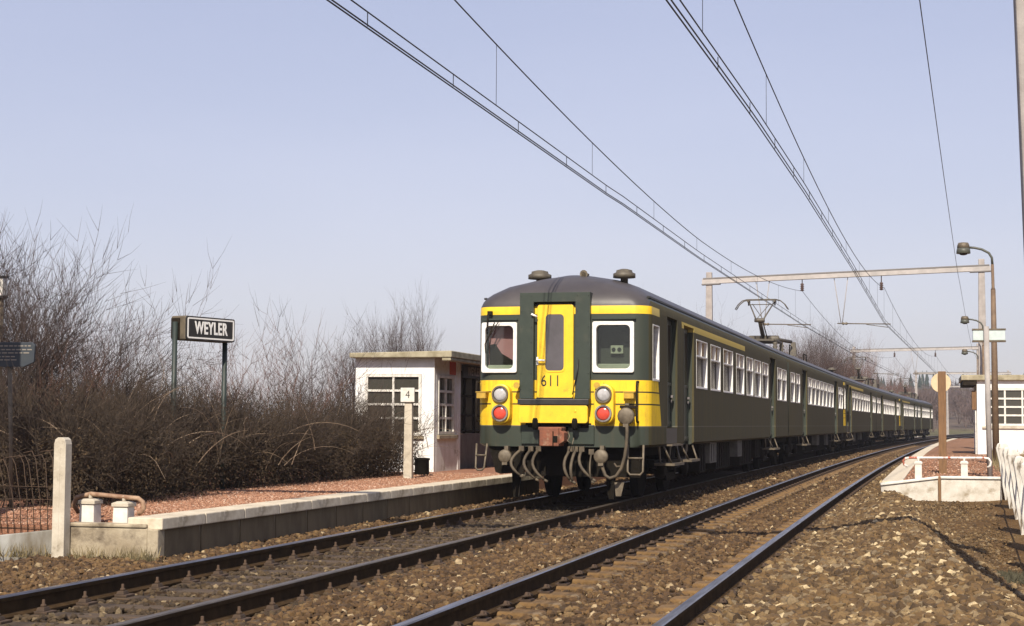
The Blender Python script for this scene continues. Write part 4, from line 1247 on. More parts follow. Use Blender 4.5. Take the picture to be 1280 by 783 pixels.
def wall_holes(b, plane, u0, u1, z0, z1, holes, d0, d1):
    us = sorted({u0, u1, *[h[0] for h in holes], *[h[1] for h in holes]})
    zs = sorted({z0, z1, *[h[2] for h in holes], *[h[3] for h in holes]})
    for i in range(len(us) - 1):
        for j in range(len(zs) - 1):
            cu, cz = (us[i] + us[i + 1]) / 2, (zs[j] + zs[j + 1]) / 2
            if any(h[0] < cu < h[1] and h[2] < cz < h[3] for h in holes): continue
            b.prism([(us[i], zs[j]), (us[i + 1], zs[j]), (us[i + 1], zs[j + 1]), (us[i], zs[j + 1])], plane, d0, d1)

t = thing('platform_shelter', 'white rendered waiting shelter with gridded windows behind the post reading 4', 'shelter', (-9.18, 30.6, .0))
PF = lambda u, v, d: (u, d, v)                      # wall facing -y
PS = lambda u, v, d: (-d, u, v)                     # wall facing +x
b = MB()
wall_holes(b, PF, -1.60, -.002, .05, 2.46, [(-1.40, -.26, .98, 2.15)], 0, .14)
b.obj('end_wall', m_white_wall, t)
b = MB(); b.box(-1.60, -1.46, .142, 7.0, .05, 2.46); b.box(-1.458, 0, 6.86, 7.0, .05, 2.46)
b.obj('back_wall', m_white_wall, t)
b = MB(); wall_holes(b, PS, .142, 1.62, .05, 2.46, [(.26, 1.38, .985, 2.15)], 0, .14)
b.obj('side_wall', m_white_wall, t)
b = MB(); b.box(-.2, .012, 1.622, 1.82, .05, 2.46); b.box(-.2, .012, 6.4, 6.858, .05, 2.46); b.box(-.14, -.01, 1.822, 6.398, 2.30, 2.46); b.obj('pillar', m_white_wall, t, bevel=.01)
b = MB(); b.box(-.17, -.10, 1.83, 6.39, .05, 1.0); b.obj('low_wall', m_grey_inside, t)
b = MB()
for q in np.arange(1.83, 6.4, .76): b.box(-.16, -.11, q, q + .05, 1.002, 2.30)
for z in (1.02, 1.35, 1.75): b.box(-.155, -.115, 1.83, 6.39, z, z + .04)
b.obj('glazing_bars', m_under, t)
b = MB(); b.box(-.15, -.143, 1.83, 6.39, 1.01, 2.29); b.obj('glazing', m_shelter_glass, t)
grid_window(t, PF, -1.395, -.265, .985, 2.145, 2, 4, m_white_paint, .05)
grid_window(t, PS, .265, 1.375, .99, 2.145, 2, 4, m_white_paint, .055)
b = MB(); b.box(-.02, .05, .20, 1.55, .90, .975); b.box(-1.45, -.2, -.05, .0, .90, .965); b.obj('sill', m_conc, t, bevel=.008)
b = MB(); b.prism([(-1.66, 2.462), (.40, 2.462), (.40, 2.59), (-1.66, 2.555)], lambda u, v, w: (u, w, v), -.22, 7.25)
b.box(.20, .38, -.20, 7.2, 2.40, 2.46)
b.obj('roof', m_roofslab, t, bevel=.015)
b = MB(); b.box(.003, .010, 1.02, 1.46, 2.17, 2.44); b.obj('poster', m_red_poster, t)
b = MB(); b.box(.014, .045, 1.86, 3.6, 2.135, 2.40); sb = b.obj('name_board', m_black, t, bevel=.006)
text_obj('WEYLER', 'lettering', m_sign_dull, sb, .24, Matrix.Translation((.0465, 2.72, 2.265)) @ Matrix(((0, 0, 1, 0), (1, 0, 0, 0), (0, 1, 0, 0), (0, 0, 0, 1))), .001, .006, 1.1)
b = MB(); b.box(-1.40, -1.0, 2.2, 6.2, .55, .60); b.box(-1.35, -1.3, 2.3, 2.4, .05, .55); b.box(-1.35, -1.3, 6.0, 6.1, .05, .55); b.obj('bench', m_brown_post, t)

t = thing('platform_shelter', 'white rendered waiting shelter beyond the lamp post on the right platform', 'shelter', (1.60, 57, .0))
b = MB(); wall_holes(b, PF, 0, 4.5, .1, 2.72, [(.26, 2.06, 1.22, 2.47), (2.35, 4.2, 1.22, 2.47)], 0, .16)
b.obj('end_wall', m_white_wall, t)
b = MB(); b.box(0, .16, .162, 1.0, .1, 2.72); b.box(0, .16, 3.3, 3.9, .1, 2.72); b.box(.162, 4.34, 3.74, 3.9, .1, 2.72); b.box(4.342, 4.5, .162, 3.9, .1, 2.72); b.obj('side_wall', m_white_wall, t)
grid_window(t, PF, .265, 2.055, 1.225, 2.465, 3, 4, m_white_paint, .07)
grid_window(t, PF, 2.355, 4.195, 1.225, 2.465, 3, 4, m_white_paint, .07)
b = MB(); b.box(.16, 4.3, -.06, .0, 1.13, 1.21); b.obj('sill', m_conc_pale, t, bevel=.01)
b = MB(); b.box(-.50, 4.8, -.15, 4.2, 2.722, 2.90); b.obj('roof', m_roofslab, t, bevel=.02)
b = MB(); b.box(-.45, -.02, -.1, 4.1, 2.56, 2.72); b.obj('canopy_beam', m_under, t)
b = MB(); b.box(-.16, -.01, .15, .5, 1.75, 2.38); b.obj('timetable_case', m_brown_post, t, bevel=.01)
b = MB(); b.box(-.06, -.02, .10, .16, .1, 1.72); b.obj('side_post', m_white_paint, t)

# ------------------------------------------------------------------ right platform
RE = 1.545
tag(swept('platform_surface', m_red_far, 29.12, 128, 2.0, lambda y: [(c2(y) + RE + (.30 if y > 29.3 else .3), -.5), (c2(y) + RE + .30, .262), (c2(y) + RE + 3.2, .30), (c2(y) + RE + 9, .30), (c2(y) + RE + 9, -.5)]), kind='structure')
yy = 29.06
while yy < 126:
    L = 2.0 if yy > 40 else 1.0
    xa, xb = c2(yy) + RE, c2(yy + L) + RE
    b = MB(); b.box(0, .34, .004, L - .004, -.40, .28)
    o = b.obj('coping_stone', m_coping, bevel=.012, loc=(xa, yy, 0)); o.rotation_euler.z = -math.atan2(xb - xa, L)
    tag(o, 'pale stone slab in the row edging the right platform', 'coping stone', 'pale coping stones along the right platform edge')
    yy += L
m_wash = mat('weathered_whitewash', (.62, .585, .52), (.47, .43, .36), 5, .95, bump=.4, bscale=45, c3=(.30, .25, .18), scale3=4, thr3=(.54, .70))
def wall_panel(p0, p1, z0, z1, zt0, zt1, label):
    d = Vector((p1[0] - p0[0], p1[1] - p0[1], 0)); L = d.length; a = math.atan2(d.y, d.x)
    t = thing('wall_panel', label, 'wall panel', (p0[0], p0[1], 0), a)
    b = MB(); b.prism([(0, z0), (L, z1), (L, zt1 - .045), (0, zt0 - .045)], lambda u, v, w: (u, w, v), 0, .10); b.obj('slab', m_wash, t, bevel=.008)
    b = MB(); b.prism([(-.01, zt0 - .043), (L + .01, zt1 - .043), (L + .01, zt1), (-.01, zt0)], lambda u, v, w: (u, w, v), -.03, .13); b.obj('cap', m_white_paint, t, bevel=.01)
wall_panel((-.77, 28.93), (.165, 29.0), -.4, -.5, .245, .372, 'whitewashed platform end panel beside the track, half buried by stones')
wall_panel((.215, 29.0), (1.20, 29.02), -.5, -.5, .375, .375, 'whitewashed platform end panel next to the leaning fence')
b = MB(); b.box(.17, .212, 28.97, 29.1, -.4, .36)
tag(b.obj('joint_post', m_brown_post), 'thin dark brown post in the gap between two whitewashed panels', 'post')
bollard(-.16, 30.2, .22, .60, .062, 'slim white bollard under the painted pipe, nearer the track', m_white_paint, m_white_paint)
bollard(.62, 30.2, .22, .61, .062, 'slim white bollard under the painted pipe, nearer the shelter', m_white_paint, m_white_paint)
m_pipe_paint = mat('flaking_white_pipe', (.66, .62, .57), (.36, .10, .06), 3.2, .6, spread=(.52, .56), stretch=(2.2, .2, .2))
b = MB(); b.tube([(-.34, 30.2, .50), (-.40, 30.2, .53), (-.42, 30.2, .60), (-.38, 30.2, .645), (-.3, 30.2, .655), (.3, 30.2, .66), (.95, 30.2, .665), (1.03, 30.2, .655), (1.07, 30.2, .60), (1.06, 30.2, .53), (1.01, 30.2, .50)], .021, 8)
tag(b.obj('pipe_rail', m_pipe_paint), 'white and red flaking pipe rail across two slim white bollards', 'pipe rail')
# round signal disc seen from behind
t = thing('round_sign', 'round cream disc seen from behind on a flat brown post', 'sign', (.288, 33.8, 0))
b = MB(); b.box(-.075, .075, -.03, .03, .1, 2.29); b.obj('post', m_brown_post, t, bevel=.008)
b = MB(); b.lathe([(.188, .035), (.193, .04), (.193, .055), (.188, .06)], 40, (-.02, 0, 2.065), 'y'); b.obj('disc', m_disc, t)
# name board post on the right platform
t = thing('station_sign', 'pale lit sign box on a whitish post beside the brown lamp post', 'sign', (1.07, 31.0, 0))
b = MB(); b.tube([(0.005, -.16, .2), (-.03, -.16, 3.0)], .048, 10); b.obj('post', m_mast, t)
b = MB(); b.box(-.26, .30, -.10, .12, 2.755, 2.935); b.obj('sign_box', mat('pale_green_panel', (.52, .59, .58), (.45, .52, .51), 10, .4), t, bevel=.008)
b = MB(); b.box(-.27, .31, -.11, .13, 2.937, 2.965); b.box(-.27, .31, -.11, .13, 2.73, 2.753); b.obj('frame', m_dirty_metal, t)

# lamp posts
def lamp_post(x, y, z0, zt, label):
    t = thing('lamp_post', label, 'lamp post', (x, y, 0), -heading(y), 'lamp posts along the right platform')
    b = MB(); b.tube([(0.03, 0, z0), (.02, 0, zt * .5), (.01, 0, zt - 1.0)], [.085, .075, .058], 10)
    b.tube([(.01, 0, zt - 1.0), (.01, 0, zt - .96), (0, 0, zt - .38)], [.058, .038, .036], 10)
    b.obj('pole', m_lamp_pole, t)
    b = MB(); b.tube([(0, 0, zt - .38), (-.01, 0, zt - .22), (-.08, 0, zt - .10), (-.24, 0, zt - .01), (-.42, 0, zt + .035), (-.56, 0, zt + .045)], .030, 8); b.obj('arm', m_lamp_head, t)
    b = MB(); b.lathe([(.06, .20), (.12, .19), (.145, .13), (.15, .06), (.13, .05)], 18, (-.68, 0, zt - .03)); hd = b.obj('lamp_cap', m_dirty_metal, t)
    b = MB(); b.lathe([(.15, .058), (.165, .0), (.17, -.07), (.165, -.075)], 18, (-.68, 0, zt - .03)); b.obj('lamp_shade', m_lamp_head, hd)
    b = MB(); b.lathe([(.10, -.074), (.09, -.10), (.04, -.115)], 12, (-.68, 0, zt - .03)); b.obj('lamp_glass', m_glass, hd)
lamp_post(1.58, 42, .2, 5.54, 'brown lamp post with curved arm, nearest along the right platform')
lamp_post(2.14, 67, .2, 5.32, 'lamp post whose head peeks out left of the catenary mast, middle of the three')
lamp_post(2.66, 92, .2, 5.14, 'small distant lamp post, lowest of the three heads beside the mast')

# leaning picket fence
m_fence = mat('flaking_whitewash', (.66, .64, .59), (.44, .40, .34), 9, .95, bump=.5, bscale=60, c3=(.13, .10, .07), scale3=9, thr3=(.54, .62), stretch=(1, 1, .25))
t = thing('picket_fence', 'rough whitewashed concrete picket fence leaning beside the right path', 'fence', (0, 0, 0))
prs = random.Random(12)
yy = 29.0; 
while yy > 17.5:
    x = 1.27 - (29 - yy) * .012
    ln = prs.uniform(.15, .26); hgt = prs.uniform(-.03, .03)
    b = MB(); w = prs.uniform(.072, .092)
    zb = -.30 if yy < 27 else -.1
    sec = [(-.3, 1.0), (.05, .95), (.35, 1.03), (.65, .92), (.90, .97), (.965, .62), (.985, .2)]
    for zz_, ww_ in sec:
        jx, jy = prs.uniform(-.007, .007), prs.uniform(-.007, .007)
        cxp = ln * (.3 - zz_ * .75) + jx; cyp = -.06 * zz_ + jy
        for sx_, sy_ in ((-1, -1), (1, -1), (1, 1), (-1, 1)): b.v.append((cxp + sx_ * w * ww_ * prs.uniform(.9, 1.06), cyp + sy_ * .045 * ww_, zz_ + (hgt if zz_ > .5 else 0)))
    for i_ in range(len(sec) - 1):
        for k_ in range(4):
            k2_ = (k_ + 1) % 4
            b.f.append((i_ * 4 + k_, i_ * 4 + k2_, i_ * 4 + 4 + k2_, i_ * 4 + 4 + k_)); b.m.append(0); b.s.append(False)
    b.f.append((0, 1, 2, 3)); b.m.append(0); b.s.append(False)
    e_ = (len(sec) - 1) * 4; b.f.append((e_, e_ + 1, e_ + 2, e_ + 3)); b.m.append(0); b.s.append(False)
    o = b.obj('picket', m_fence, t, bevel=.008); o.location = (x, yy, -.05 if yy > 26 else -.05 - (26 - yy) * .015)
    yy -= prs.uniform(1.7, 2.3)
b = MB(); b.tube([(1.21, 28.9, .72), (1.24, 28.2, .60), (1.20, 27.3, .74), (1.22, 26.2, .66), (1.18, 25, .70), (1.17, 22, .62), (1.12, 18, .6)], .012, 5); b.obj('rail_wire', m_iron, t)

# ------------------------------------------------------------------ overhead line
GRP_G = 'portal gantries over the tracks'
def gantry(y, xl, xr, label, arms=True, lean=0.0, tilt=0.0):
    t = thing('portal_gantry', label, 'gantry', (0, y, 0), 0, GRP_G)
    for x in (xl, xr):
        b = MB(); b.tbox(x, 0, -.5, 7.45 + (tilt if x == xr else 0), .20, .20, .115, .115)
        if lean and x == xr:
            b = MB(); b.prism([(-.17, -.5), (.17, -.5), (.17 - lean * 7.95, 7.45), (-.17 - lean * 7.95, 7.45)], lambda u, v, w: (x + u, w, v), -.16, .16)
        b.obj('mast', m_mast, t, bevel=.02)
    zt_ = lambda x: tilt * (x - xl) / (xr - xl) - tilt * .15
    bar = lambda bb, xa_, xb_, hw_, za_, zb_: bb.prism([(xa_, za_ + zt_(xa_)), (xb_, za_ + zt_(xb_)), (xb_, zb_ + zt_(xb_)), (xa_, zb_ + zt_(xa_))], lambda u, v, w: (u, w, v), -hw_, hw_)
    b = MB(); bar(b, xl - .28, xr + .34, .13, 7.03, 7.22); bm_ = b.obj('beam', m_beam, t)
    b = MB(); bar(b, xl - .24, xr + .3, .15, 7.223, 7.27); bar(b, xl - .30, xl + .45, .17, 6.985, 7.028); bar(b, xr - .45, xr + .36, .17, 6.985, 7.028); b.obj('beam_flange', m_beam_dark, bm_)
    for c in (c1(y), c2(y)):
        b = MB(); b.tube([(c, 0, 7.04 + zt_(c)), (c, 0, 6.95)], .02, 6)
        b.lathe([(.03, 6.62), (.09, 6.66), (.04, 6.70), (.09, 6.74), (.04, 6.78), (.09, 6.82), (.04, 6.86), (.08, 6.90), (.03, 6.95)], 10, (c, 0, 0)); b.obj('insulator', m_ins, t)
        if arms:
            b = MB(); b.tube([(c - 1.87, 0, 7.04 + zt_(c - 1.87)), (c - 1.60, 0, 5.30)], .016, 5); b.tube([(c - 1.32, 0, 7.04 + zt_(c - 1.32)), (c - 1.55, 0, 5.30)], .016, 5); b.obj('drop_bracket', m_mast, t)
            b = MB(); b.tube([(c - 1.75, 0, 5.30), (c + .35, 0, 5.26)], .022, 6); b.lathe([(.03, -.22), (.06, -.16), (.03, -.10), (.06, -.04), (.03, .02)], 8, (c - 1.35, 0, 5.293), 'x'); b.tube([(c - .6, 0, 5.25), (c + .25, 0, 5.13)], .014, 5); b.obj('steady_arm', m_dirty_metal, t)
gantry(13.5, -9.4, 1.004, 'grey portal gantry of which only one mast shows at the right edge', lean=.0265)
gantry(68, -8.65, 2.14, 'pale portal gantry spanning both tracks behind the nearest lamp post', tilt=.36)
gantry(135, -5.62, 3.92, 'smaller portal gantry, second along the line behind the train', tilt=.2)
gantry(195, -1.19, 8.9, 'distant portal gantry, third along the line, above the train end')
gantry(262, 3.0, 13.0, 'farthest portal gantry, its thin mast right of the round cream disc')

SUP = [-30, 13.5, 68, 135, 195, 262]
def interp(pts, y):
    for (a, b_) in zip(pts[:-1], pts[1:]):
        if a[0] <= y <= b_[0]:
            q = (y - a[0]) / (b_[0] - a[0]); return a[1] + (b_[1] - a[1]) * q
    return pts[-1][1] if y > pts[-1][0] else pts[0][1]
def catenary(cf, zc, zm_sup, sag, label, jit):
    t = thing('catenary', label, 'overhead line', (0, 0, 0))
    ysw = list(np.unique(np.concatenate([np.arange(-30, 80, 1.5), np.arange(80, 262.1, 3.0), np.array(SUP)])))
    for dx in (-.022, .022):
        b = MB(); b.tube([(cf(y) + dx, y, zc(y)) for y in ysw], .0085, 4, caps=False); b.obj('contact_wire', m_wire, t)
    za = lambda y: zc(y) + .15
    b = MB(); b.tube([(cf(y), y, za(y)) for y in ysw], .008, 4, caps=False); b.obj('auxiliary_wire', m_wire, t)
    def zm(y):
        for a, e in zip(SUP[:-1], SUP[1:]):
            if a <= y <= e:
                q = (y - a) / (e - a); return zm_sup - sag * 4 * q * (1 - q)
        return zm_sup
    b = MB(); b.tube([(cf(y), y, zm(y)) for y in ysw], .009, 4, caps=False); b.obj('messenger_wire', m_wire, t)
    y = 14.6 + jit; k = 0
    while y < 200:
        b = MB()
        b.tube([(cf(y), y, za(y)), (cf(y), y, zm(y))], .004, 3); b.obj('dropper', m_wire, t)
        if y < 120:
            for q in (.0, 3.1):
                b = MB(); b.tube([(cf(y + q + 1.2), y + q + 1.2, zc(y + q)), (cf(y + q + 1.2), y + q + 1.2, za(y + q))], .006, 3); b.obj('short_dropper', m_wire, t)
        y += 6.3
c2w = lambda y: interp([(-30, -2.6), (13.5, -2.30), (68, -1.62), (135, c2(135) + .05), (195, c2(195)), (262, c2(262))], y)
c1w = lambda y: interp([(-30, -5.5), (13.5, -5.50), (40, -5.36), (68, -4.87), (100, -4.0), (135, c1(135)), (165, c1(165)), (195, c1(195)), (230, c1(230)), (262, c1(262))], y)
catenary(c1w, lambda y: 5.24 if y < 30 else 5.26, 6.63, .92, 'overhead wires with droppers above the track carrying the train', 0)
catenary(c2w, lambda y: interp([(-30, 5.0), (13.5, 5.10), (22, 5.30), (30, 5.39), (45, 5.41), (68, 5.30), (262, 5.28)], y), 6.72, .88, 'overhead wires with droppers above the empty track', 2.6)
b = MB(); b.tube([(interp([(-30, -1.6), (13.5, -.35), (68, 1.23), (135, 3.45), (195, 6.2), (262, 10)], y), y, 7.32 - .12 * math.sin(math.pi * ((y - 13.5) % 60) / 60)) for y in np.arange(-30, 262, 3)], .010, 4)
tag(b.obj('feeder_wire', m_wire), 'single thin wire strung alone near the right masts', 'wire')

# ------------------------------------------------------------------ hedges, shrubs and bare trees
TWMIN = .0032
def grow(S, r, p, d, L, rad, lvl, nchild, up=.12, jit=.25, nseg=4, ang=(.4, 1.0), ratio=(.45, .7)):
    seg = L / nseg
    for i in range(nseg):
        d = (d + Vector((r.uniform(-jit, jit), r.uniform(-jit, jit), r.uniform(-jit, jit) + up))).normalized()
        q = p + d * seg
        r0 = rad * (1 - .75 * i / nseg); r1 = rad * (1 - .75 * (i + 1) / nseg)
        S.append((*p, *q, r0, r1))
        p = q
        if lvl > 0 and (i > 0 or lvl < 2):
            for _ in range(nchild[lvl - 1] if r.random() < .85 else 1):
                a = r.uniform(*ang)
                o = d.orthogonal().normalized(); o.rotate(Matrix.Rotation(r.uniform(0, 6.283), 3, d))
                cd = (d * math.cos(a) + o * math.sin(a)).normalized()
                grow(S, r, p, cd, L * r.uniform(*ratio), max(r1 * .75, TWMIN), lvl - 1, nchild, up, jit, max(2, nseg - 1), ang, ratio)

def hedge_bush(seed, hx, hy, h, nst, nleaf):
    r = random.Random(seed); rs_ = np.random.RandomState(seed); S = []
    for _ in range(nst):
        p = Vector((r.uniform(-hx, hx) * .8, r.uniform(-hy, hy), 0))
        d = Vector((r.uniform(-.35, .35), r.uniform(-.35, .35), 1)).normalized()
        grow(S, r, p, d, h * r.uniform(.65, 1.05), r.uniform(.005, .011), 2, (2, 3), .04, .24, 4)
    V_, F_ = segs_mesh(S, 3)
    n = nleaf
    c = np.stack([rs_.uniform(-hx, hx, n), rs_.uniform(-hy, hy, n) * 1.05, h * (rs_.beta(2.2, 1.9, n))], -1)
    # uneven clumps
    k = np.sin(c[:, 0] * 5 + seed) + np.sin(c[:, 1] * 4.3 + seed * 2) + np.sin(c[:, 2] * 6)
    c = c[k + rs_.uniform(-1.6, 1.6, n) > -.7]
    n = len(c)
    s = rs_.uniform(.006, .019, n)
    a = rs_.normal(0, 1, (n, 3)); a /= np.linalg.norm(a, axis=1, keepdims=True)
    b_ = np.cross(a, rs_.normal(0, 1, (n, 3))); b_ /= np.linalg.norm(b_, axis=1, keepdims=True)
    s = s[:, None]
    LV = np.stack([c - a * s * 1.6, c + b_ * s * .7, c + a * s * 1.6, c - b_ * s * .7], 1).reshape(-1, 3)
    LF = np.arange(n * 4).reshape(-1, 4)
    return (V_, F_), (LV, LF)

def tri_shrub(seed, h, spread, nst, lv=2, nch=(2, 2), rad=(.008, .018), lean=.25, red=False):
    r = random.Random(seed); S = []
    for _ in range(nst):
        p = Vector((r.uniform(-spread, spread), r.uniform(-spread, spread), 0))
        d = Vector((r.uniform(-lean, lean), r.uniform(-lean, lean), 1)).normalized()
        grow(S, r, p, d, h * r.uniform(.6, 1.05), r.uniform(*rad), lv, nch, .09, .16, 5, (.3, .8), (.32, .55))
    return segs_mesh(S, 3)

hedge_protos = []
for k in range(3):
    (V1, F1), (V2, F2) = hedge_bush(40 + k, .75, 1.05, .97, 84, 18000)
    t = thing('hedge_bush', 'dark dense brown bush', 'bush')
    mesh_np('leaves', V2, F2, m_leaf, t)
    ar = random.Random(90 + k); S_a = []
    for _ in range(22):
        p = Vector((ar.uniform(-.5, .9), ar.uniform(-1, 1), ar.uniform(.1, .9))); d = Vector((ar.uniform(-.3, .8), ar.uniform(-1, 1), ar.uniform(.3, 1.3))).normalized()
        L = ar.uniform(.5, 1.3); r0 = ar.uniform(.0045, .008)
        for i_ in range(7):
            q = p + d * L / 7; S_a.append((*p, *q, r0 * (1 - i_ / 9), r0 * (1 - (i_ + 1) / 9))); p = q
            d = (d + Vector((ar.uniform(-.12, .12), ar.uniform(-.12, .12), -.17))).normalized()
    V3, F3 = segs_mesh(S_a, 4)
    mesh_np('twigs', np.concatenate([V1, V3]), np.concatenate([F1, F3 + len(V1)]), [m_twig_dark, m_drytwig], t, mi=np.concatenate([np.zeros(len(F1)), np.ones(len(F3))]))
    hedge_protos.append(t)
hspots = [(-9.36, 17.2, .95), (-9.56, 19.0, 1.0), (-9.98, 20.9, 1.02), (-9.82, 22.8, 1.0), (-9.76, 24.7, .98), (-9.72, 26.6, .97), (-9.72, 28.4, .95),
          (-11.2, 18.4, 1.05), (-11.6, 20.3, 1.05), (-12.3, 22.3, 1.05), (-12.0, 24.6, 1.05), (-12.3, 20.5, 1.0)]
hl_ = ['dark dense brown hedge bush behind the wire fence, leftmost of the front row', 'dark brown hedge bush just left of the WEYLER sign posts', 'dark brown hedge bush wrapped round the feet of the WEYLER sign', 'dark brown hedge bush right of the far WEYLER sign post', 'dark brown hedge bush halfway between the WEYLER sign and the shelter', 'dark brown hedge bush left of the post reading 4, one bush away from it', 'dark brown hedge bush touching the white shelter behind the post reading 4',
       'dark brown bush in the second row under the blue notice board', 'dark brown bush in the second row behind the tall concrete post', 'dark brown bush in the second row left of the WEYLER sign', 'dark brown bush in the second row behind the WEYLER sign', 'dark brown bush at the left edge below the bare tree']
hrs = random.Random(77)
for i, (x, y, s) in enumerate(hspots):
    o = hedge_protos[i] if i < 3 else copy_tree(hedge_protos[i % 3])
    o.location = (x, y, .18); o.scale = (s, s, s * hrs.uniform(.95, 1.08)); o.rotation_euler.z = hrs.choice((0, math.pi)) + hrs.uniform(-.12, .12)
    tag(o, hl_[i], 'bush', 'dark hedge bushes along the left platform')

sprotos = []
for k in range(4):
    V1, F1 = tri_shrub(60 + k, (2.55, 2.35, 2.75, 2.5)[k], .7, 13, 2, (2, 2), (.009, .019), .30)
    o = mesh_np('tall_shrub', V1, F1, m_twig_red if k in (1, 2) else m_twig)
    sprotos.append(o)
sspots = [(-10.6, 17.6, .85), (-11.2, 19.6, .9), (-11.9, 21.6, .95), (-10.8, 21.4, .85), (-10.9, 23.4, .88), (-12.0, 24.0, .95), (-10.7, 25.4, 1.0), (-10.5, 27.2, 1.12), (-10.9, 28.8, 1.0), (-11.6, 26.4, 1.05), (-12.9, 22.9, 1.05), (-10.1, 29.6, .85)]
sl_ = ['bare spiky shrub rising behind the blue notice board', 'bare spiky shrub between the blue notice and the concrete post', 'bare spiky shrub with upright shoots left of the WEYLER sign', 'bare twiggy shrub directly behind the WEYLER sign', 'bare reddish shrub just right of the WEYLER sign', 'thin bare shrub seen over the WEYLER sign', 'tall reddish bare shrub midway between WEYLER sign and shelter', 'tallest bare shrub with a long shoot, left of the white shelter', 'bare shrub brushing the left end of the white shelter', 'bare grey shrub behind the reddish one left of the shelter', 'bare shrub right of the bare tree at the left', 'low bare shrub against the white shelter end wall']
for i, (x, y, s) in enumerate(sspots):
    o = sprotos[i] if i < 4 else sprotos[i % 4].copy()
    if i >= 4: COL.objects.link(o)
    o.location = (x, y, .1); s *= (.72 if y < 22.5 else .76); o.scale = (s * 1.1, s * 1.1, s); o.rotation_euler.z = hrs.uniform(0, 6.28)
    tag(o, sl_[i], 'shrub', 'bare shrubs above the hedge')

def bare_tree(name, label, loc, h, seed, lv=4, nch=(2, 2, 2, 2), spread=.5, rad=.11, up=.10, mt=None, stems=1, ang=(.35, .8), group=None, ratio=(.5, .72), jit=.16):
    r = random.Random(seed); t = thing(name, label, 'tree', loc, 0, group)
    S = []; TR = []
    for k in range(stems):
        p = Vector((r.uniform(-.3, .3) * (stems > 1), r.uniform(-.3, .3) * (stems > 1), 0))
        d = Vector((r.uniform(-spread, spread) * (stems > 1), r.uniform(-spread, spread) * (stems > 1), 1)).normalized()
        th = h * .30
        q = p + d * th * .5; e = q + (d + Vector((r.uniform(-.1, .1), r.uniform(-.1, .1), 0))) * th * .5
        TR.append((*p, *q, rad, rad * .85)); TR.append((*q, *e, rad * .85, rad * .7))
        for j in range(4 if stems == 1 else 3):
            o = Vector((r.uniform(-1, 1), r.uniform(-1, 1), 0)) * spread
            grow(S, r, e - d * r.uniform(0, th * .5), (d + o).normalized(), h * r.uniform(.42, .62), rad * .5, lv - 1, nch, up, jit, 5, ang, ratio)
    V1, F1 = segs_mesh(TR, 7); mesh_np('trunk', V1, F1, m_bark, t, smooth=True)
    V1, F1 = segs_mesh(S, 3); mesh_np('crown', V1, F1, mt or m_twig, t)
    return t
bare_tree('bare_tree', 'spreading bare tree at the left edge above the hedge', (-12.9, 21.8, 0), 3.3, 5, 4, (2, 2, 2), .55, .07, .10, m_twig, 3)
bare_tree('bare_tree', 'dense many stemmed bare tree behind the blue notice board', (-12.0, 20.2, 0), 2.75, 25, 4, (2, 2, 3), .5, .06, .10, m_twig, 4)
bare_tree('bare_tree', 'slimmer bare tree just right of the spreading tree at the left edge', (-12.8, 23.6, 0), 2.15, 15, 4, (2, 2, 2), .5, .05, .10, m_twig, 2)
bare_tree('bare_tree', 'upright bare tree standing behind the roof of the white shelter', (-18.9, 60, 0), 4.3, 7, 4, (2, 3, 2), .32, .10, .16, m_twig, 3, (.2, .5))
bare_tree('bare_tree', 'lower bare tree left of the upright one behind the shelter roof', (-20.3, 58, 0), 3.3, 8, 4, (2, 2, 2), .45, .09, .12, m_twig, 3)
bare_tree('bare_tree', 'faint bare treetop behind the left gantry mast above the train', (-12.6, 84, 0), 6.0, 9, 4, (2, 2, 2), .45, .12, .12, m_twig, 2)
bare_tree('bare_tree', 'faint bare treetop left of the gantry mast above the train roof', (-15.2, 82, 0), 5.5, 10, 4, (2, 2, 2), .45, .12, .12, m_twig, 2)
GRP_TH = 'bare thicket trees behind the train'
th = [(-10.6, 118, 6.6, 'bushy brown thicket tree nearest the pantograph, lowest of the clump'), (-9.2, 122, 7.6, 'bushy brown thicket tree left of the second gantry mast, next to the lowest one'), (-8.0, 120, 8.3, 'tallest bushy brown thicket tree left of the second gantry mast'), (-6.6, 124, 7.9, 'bushy brown thicket tree directly left of the second gantry mast'), (-5.9, 132, 7.0, 'bushy brown thicket tree right behind the second gantry mast'), (-11.8, 124, 5.8, 'low brown thicket tree seen through the pantograph arm')]
for i, (x, y, h, lab) in enumerate(th):
    bare_tree('thicket_tree', lab, (x, y, -.4), h * .76, 30 + i, 4, (2, 3, 3), .42, .10, .13, m_twig_red if i % 2 else m_twig, 4, (.25, .6), GRP_TH)
for i, (x, y, h, lab) in enumerate([(-5.6, 158, 8.2, 'thin pale birch like tree right of the second gantry mast'), (-3.8, 170, 7.4, 'thin birch like tree between the second and third gantry masts'), (-6.8, 165, 7.0, 'small bare tree behind the second raised pantograph'), (-2.6, 190, 6.6, 'small bare tree left of the third gantry mast')]):
    bare_tree('birch_tree', lab, (x, y, -.4), h * .8, 50 + i, 4, (2, 2, 2), .30, .09, .14, m_twig_red, 2, (.25, .55), 'slender trees between the gantries')

